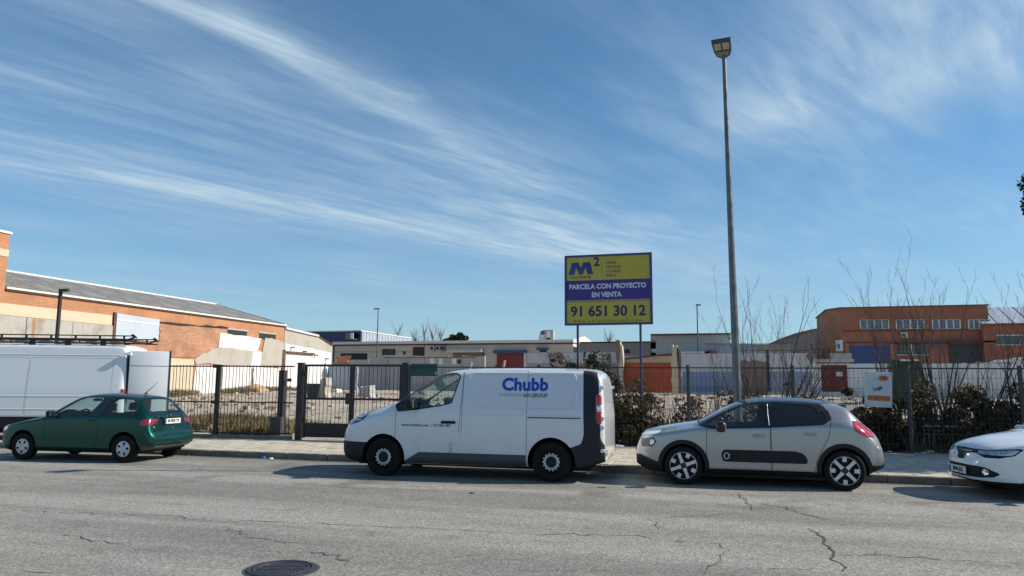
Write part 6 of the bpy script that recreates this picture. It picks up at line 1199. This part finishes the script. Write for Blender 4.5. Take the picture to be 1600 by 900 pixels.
# far trees
def far_tree(px, pt_, Y, label, seed):
    p = AY(px, pt_, Y); r = empty('bare_tree', (p.x, Y, .8), 0, label, 'tree', 'bare trees far behind the plot'); R = random.Random(seed); m = MB(); tw = MB(); H_ = p.z-.8
    m.tube([(0, 0, 0), (.1, 0, H_*.5), (0, 0, H_*.95)], [.22, .14, .03], 6)
    for k in range(46):
        z = H_*R.uniform(.25, .93); a = R.uniform(0, 2*PI); L = H_*R.uniform(.10, .26); e = Vector((math.cos(a)*.5, math.sin(a)*.5, 1)).normalized(); p0 = Vector((0, 0, z)); tw.tube([p0, p0+e*L*.5, p0+e*L+Vector((R.gauss(0, .2), 0, .3))], [.05, .04, .02], 3, cap=False)
    m.build('trunk', BARK2, r, fix=False); tw.build('crown', BARK2, r, fix=False)
for k, (px, pt_, lb) in enumerate([(621, 513, 'faint bare tree just right of the pale metal flank'), (650, 518, 'faint bare tree left of the group of bare trees'), (664, 512, 'tallest of the faint bare trees above the beige roof'), (676, 516, 'faint bare tree next to the tallest one'), (688, 518, 'faint bare tree right of the tallest one'), (950, 526, 'faint bare tree right of the billboard left post')]): far_tree(px, pt_, 120, lb, k)
def crown_tree(name, loc, H_, r, zc, n, m, label, leaf, seed, trunk=.12, flat=1.0):
    t_ = empty(name, loc, 0, label, 'tree'); R = np.random.default_rng(seed); k = 26; v = unit(k); cs = v*R.uniform(.35, .85, (k, 1))*np.array([r, r, r*flat])+np.array([0, 0, zc]); i = R.integers(0, k, n)
    P = cs[i]+unit(n)*R.uniform(.3, 1, (n, 1))**.5*r*.34*np.array([1, 1, flat]); quads_obj('crown', leaf_quads(P, leaf, .2), m, t_)
    q_ = MB(); q_.tube([(0, 0, -.2), (.03, 0, zc*.5), (0, .02, zc)], [trunk, trunk*.8, trunk*.5], 8)
    for c in cs[:14]: q_.tube([(0, 0, zc*.62), Vector(c)*.5+Vector((0, 0, zc*.4)), Vector(c)], [trunk*.45, trunk*.3, .015], 5, cap=False)
    q_.build('trunk', BARK, t_, fix=False); return t_
q = AY(717, 528, 92); crown_tree('evergreen_tree', (q.x, 92, .8), 6, 1.1, q.z-.9, 1500, EVER, 'dark bushy treetop showing above the beige roof', .35, 5, .1, .6); q = AY(702, 531, 95); crown_tree('evergreen_tree', (q.x, 95, .8), 6, .8, q.z-1.0, 700, IVY, 'small green treetop left of the dark one above the beige roof', .3, 6, .08, .5)
for k_, (x_, y_, lb_) in enumerate(((11.8, 21.6, 'dense evergreen tree in the plot beyond the right edge'), (14.2, 22.6, 'second dense evergreen tree in the plot beyond the right edge'))): crown_tree('evergreen_tree', (x_, y_, .2), 6, 2.5, 3.6, 9000, EVER, lb_, .14, 30+k_, .14, .95)
crown_tree('street_tree', (9.3, 19.2, .1), 6, 2.1, 4.2, 9000, EVER, 'dense evergreen tree on the pavement beyond the right edge', .12, 8, .13)
near_tree = crown_tree('evergreen_tree', (12.6, 30.0, .6), 10, 1.8, 8.2, 12000, EVER, 'tall dark evergreen whose crown just pokes in at the right edge of the sky', .11, 9, .16)
nv = np.array([v.co[:] for v in near_tree.children[0].data.vertices])+np.array(near_tree.location[:])
for k_ in range(120):                                             # stands so that only its outermost leaves reach into the view
    px_, py_ = PROJ(nv); o_ = np.argsort(px_)[:80]; dz_ = (np.median(py_[o_])-292)/1170*31
    near_tree.location.z += dz_; nv[:, 2] += dz_
    if px_[o_[60]] < 1596: break
    near_tree.location.x -= .03; nv[:, 0] -= .03
npv = bpy.data.meshes.new('pavement'); npv.from_pydata([(-200, 4.6, .12), (200, 4.6, .12), (200, -30, .12), (-200, -30, .12), (-200, 4.6, -.1), (200, 4.6, -.1)], [], [(0, 3, 2, 1), (0, 1, 5, 4)]); npv.materials.append(pv); tag(link('pavement', npv), kind='structure')
# litter
def crumple(loc, s, m, label, cat, seed, flat=.5):
    bm = bmesh.new(); bmesh.ops.create_icosphere(bm, subdivisions=2, radius=1); R = random.Random(seed)
    for v in bm.verts: v.co = Vector((v.co.x*s[0], v.co.y*s[1], max(-.1, v.co.z)*s[2]))*R.uniform(.6, 1.2)
    me = bpy.data.meshes.new('litter'); bm.to_mesh(me); bm.free(); me.materials.append(m); o = link('litter', me); o.location = loc; return tag(o, label, cat)
bluep = mat('plastic_blue', (.08, .22, .50), .4, .4, 8); whitep = mat('plastic_white', (.72, .72, .70), .5, .15, 8)
crumple(AZ(414, 716), (.13, .10, .06), bluep, 'crumpled blue plastic bag in the gutter by the kerb', 'litter', 1); crumple(AZ(424, 717), (.06, .05, .03), whitep, 'small white scrap beside the blue bag in the gutter', 'litter', 2); crumple(AZ(441, 716.5), (.05, .04, .02), whitep, 'flat white scrap right of the blue bag', 'litter', 3); crumple(AZ(299, 711), (.10, .08, .05), whitep, 'white crumpled paper in the gutter behind the green car', 'litter', 4)
crumple(AZ(955, 697, .13), (.32, .10, .05), mat('film_pale_blue', (.45, .55, .66), .4, .2, 5), 'pale blue plastic film lying on the pavement before the bushes', 'litter', 5); crumple(AZ(1451, 707, .13), (.13, .09, .06), mat('paper_yellow', (.45, .38, .10), .6, .2), 'yellowish crushed carton at the foot of the bushes', 'litter', 6); crumple(AZ(1443, 708, .13), (.07, .05, .03), whitep, 'white scrap next to the yellowish carton', 'litter', 7); crumple(AZ(1390, 706, .13), (.06, .05, .03), whitep, 'white scrap below the advert board', 'litter', 8); crumple(AZ(312, 733), (.05, .02, .01), M['ink'], 'dark scrap on the asphalt behind the green car', 'litter', 9, .3); crumple(AZ(737, 771), (.06, .03, .015), M['ink'], 'dark scrap on the asphalt in front of the white panel van', 'litter', 10); crumple(AZ(940, 762), (.10, .025, .012), M['ink'], 'dark flattened strip on the asphalt near the grey hatchback', 'litter', 11)
# wire crate in the bushes
q = AZ(1474, 706, .13); cr2 = empty('wire_crate', (q.x, q.y+.15, .13), ang, 'pale wire crate standing at the foot of the dark bushes', 'crate'); wm = mat('crate_wire', (.34, .37, .40), .5, .15)
for j, (y_) in enumerate((-.2, .2)):
    for k in range(7): bx('wire', wm, cr2, -.44, .44, y_-.005, y_+.005, .05+k*.09, .058+k*.09)
    for k in range(9): bx('wire', wm, cr2, -.44+k*.11-.004, -.44+k*.11+.004, y_-.008, y_+.002, .03, .62)
for x_ in (-.44, .44):
    for k in range(4): bx('wire', wm, cr2, x_-.004, x_+.004, -.2, .2, .05+k*.18, .058+k*.18)
bx('rim', wm, cr2, -.45, .45, -.21, .21, .60, .625)
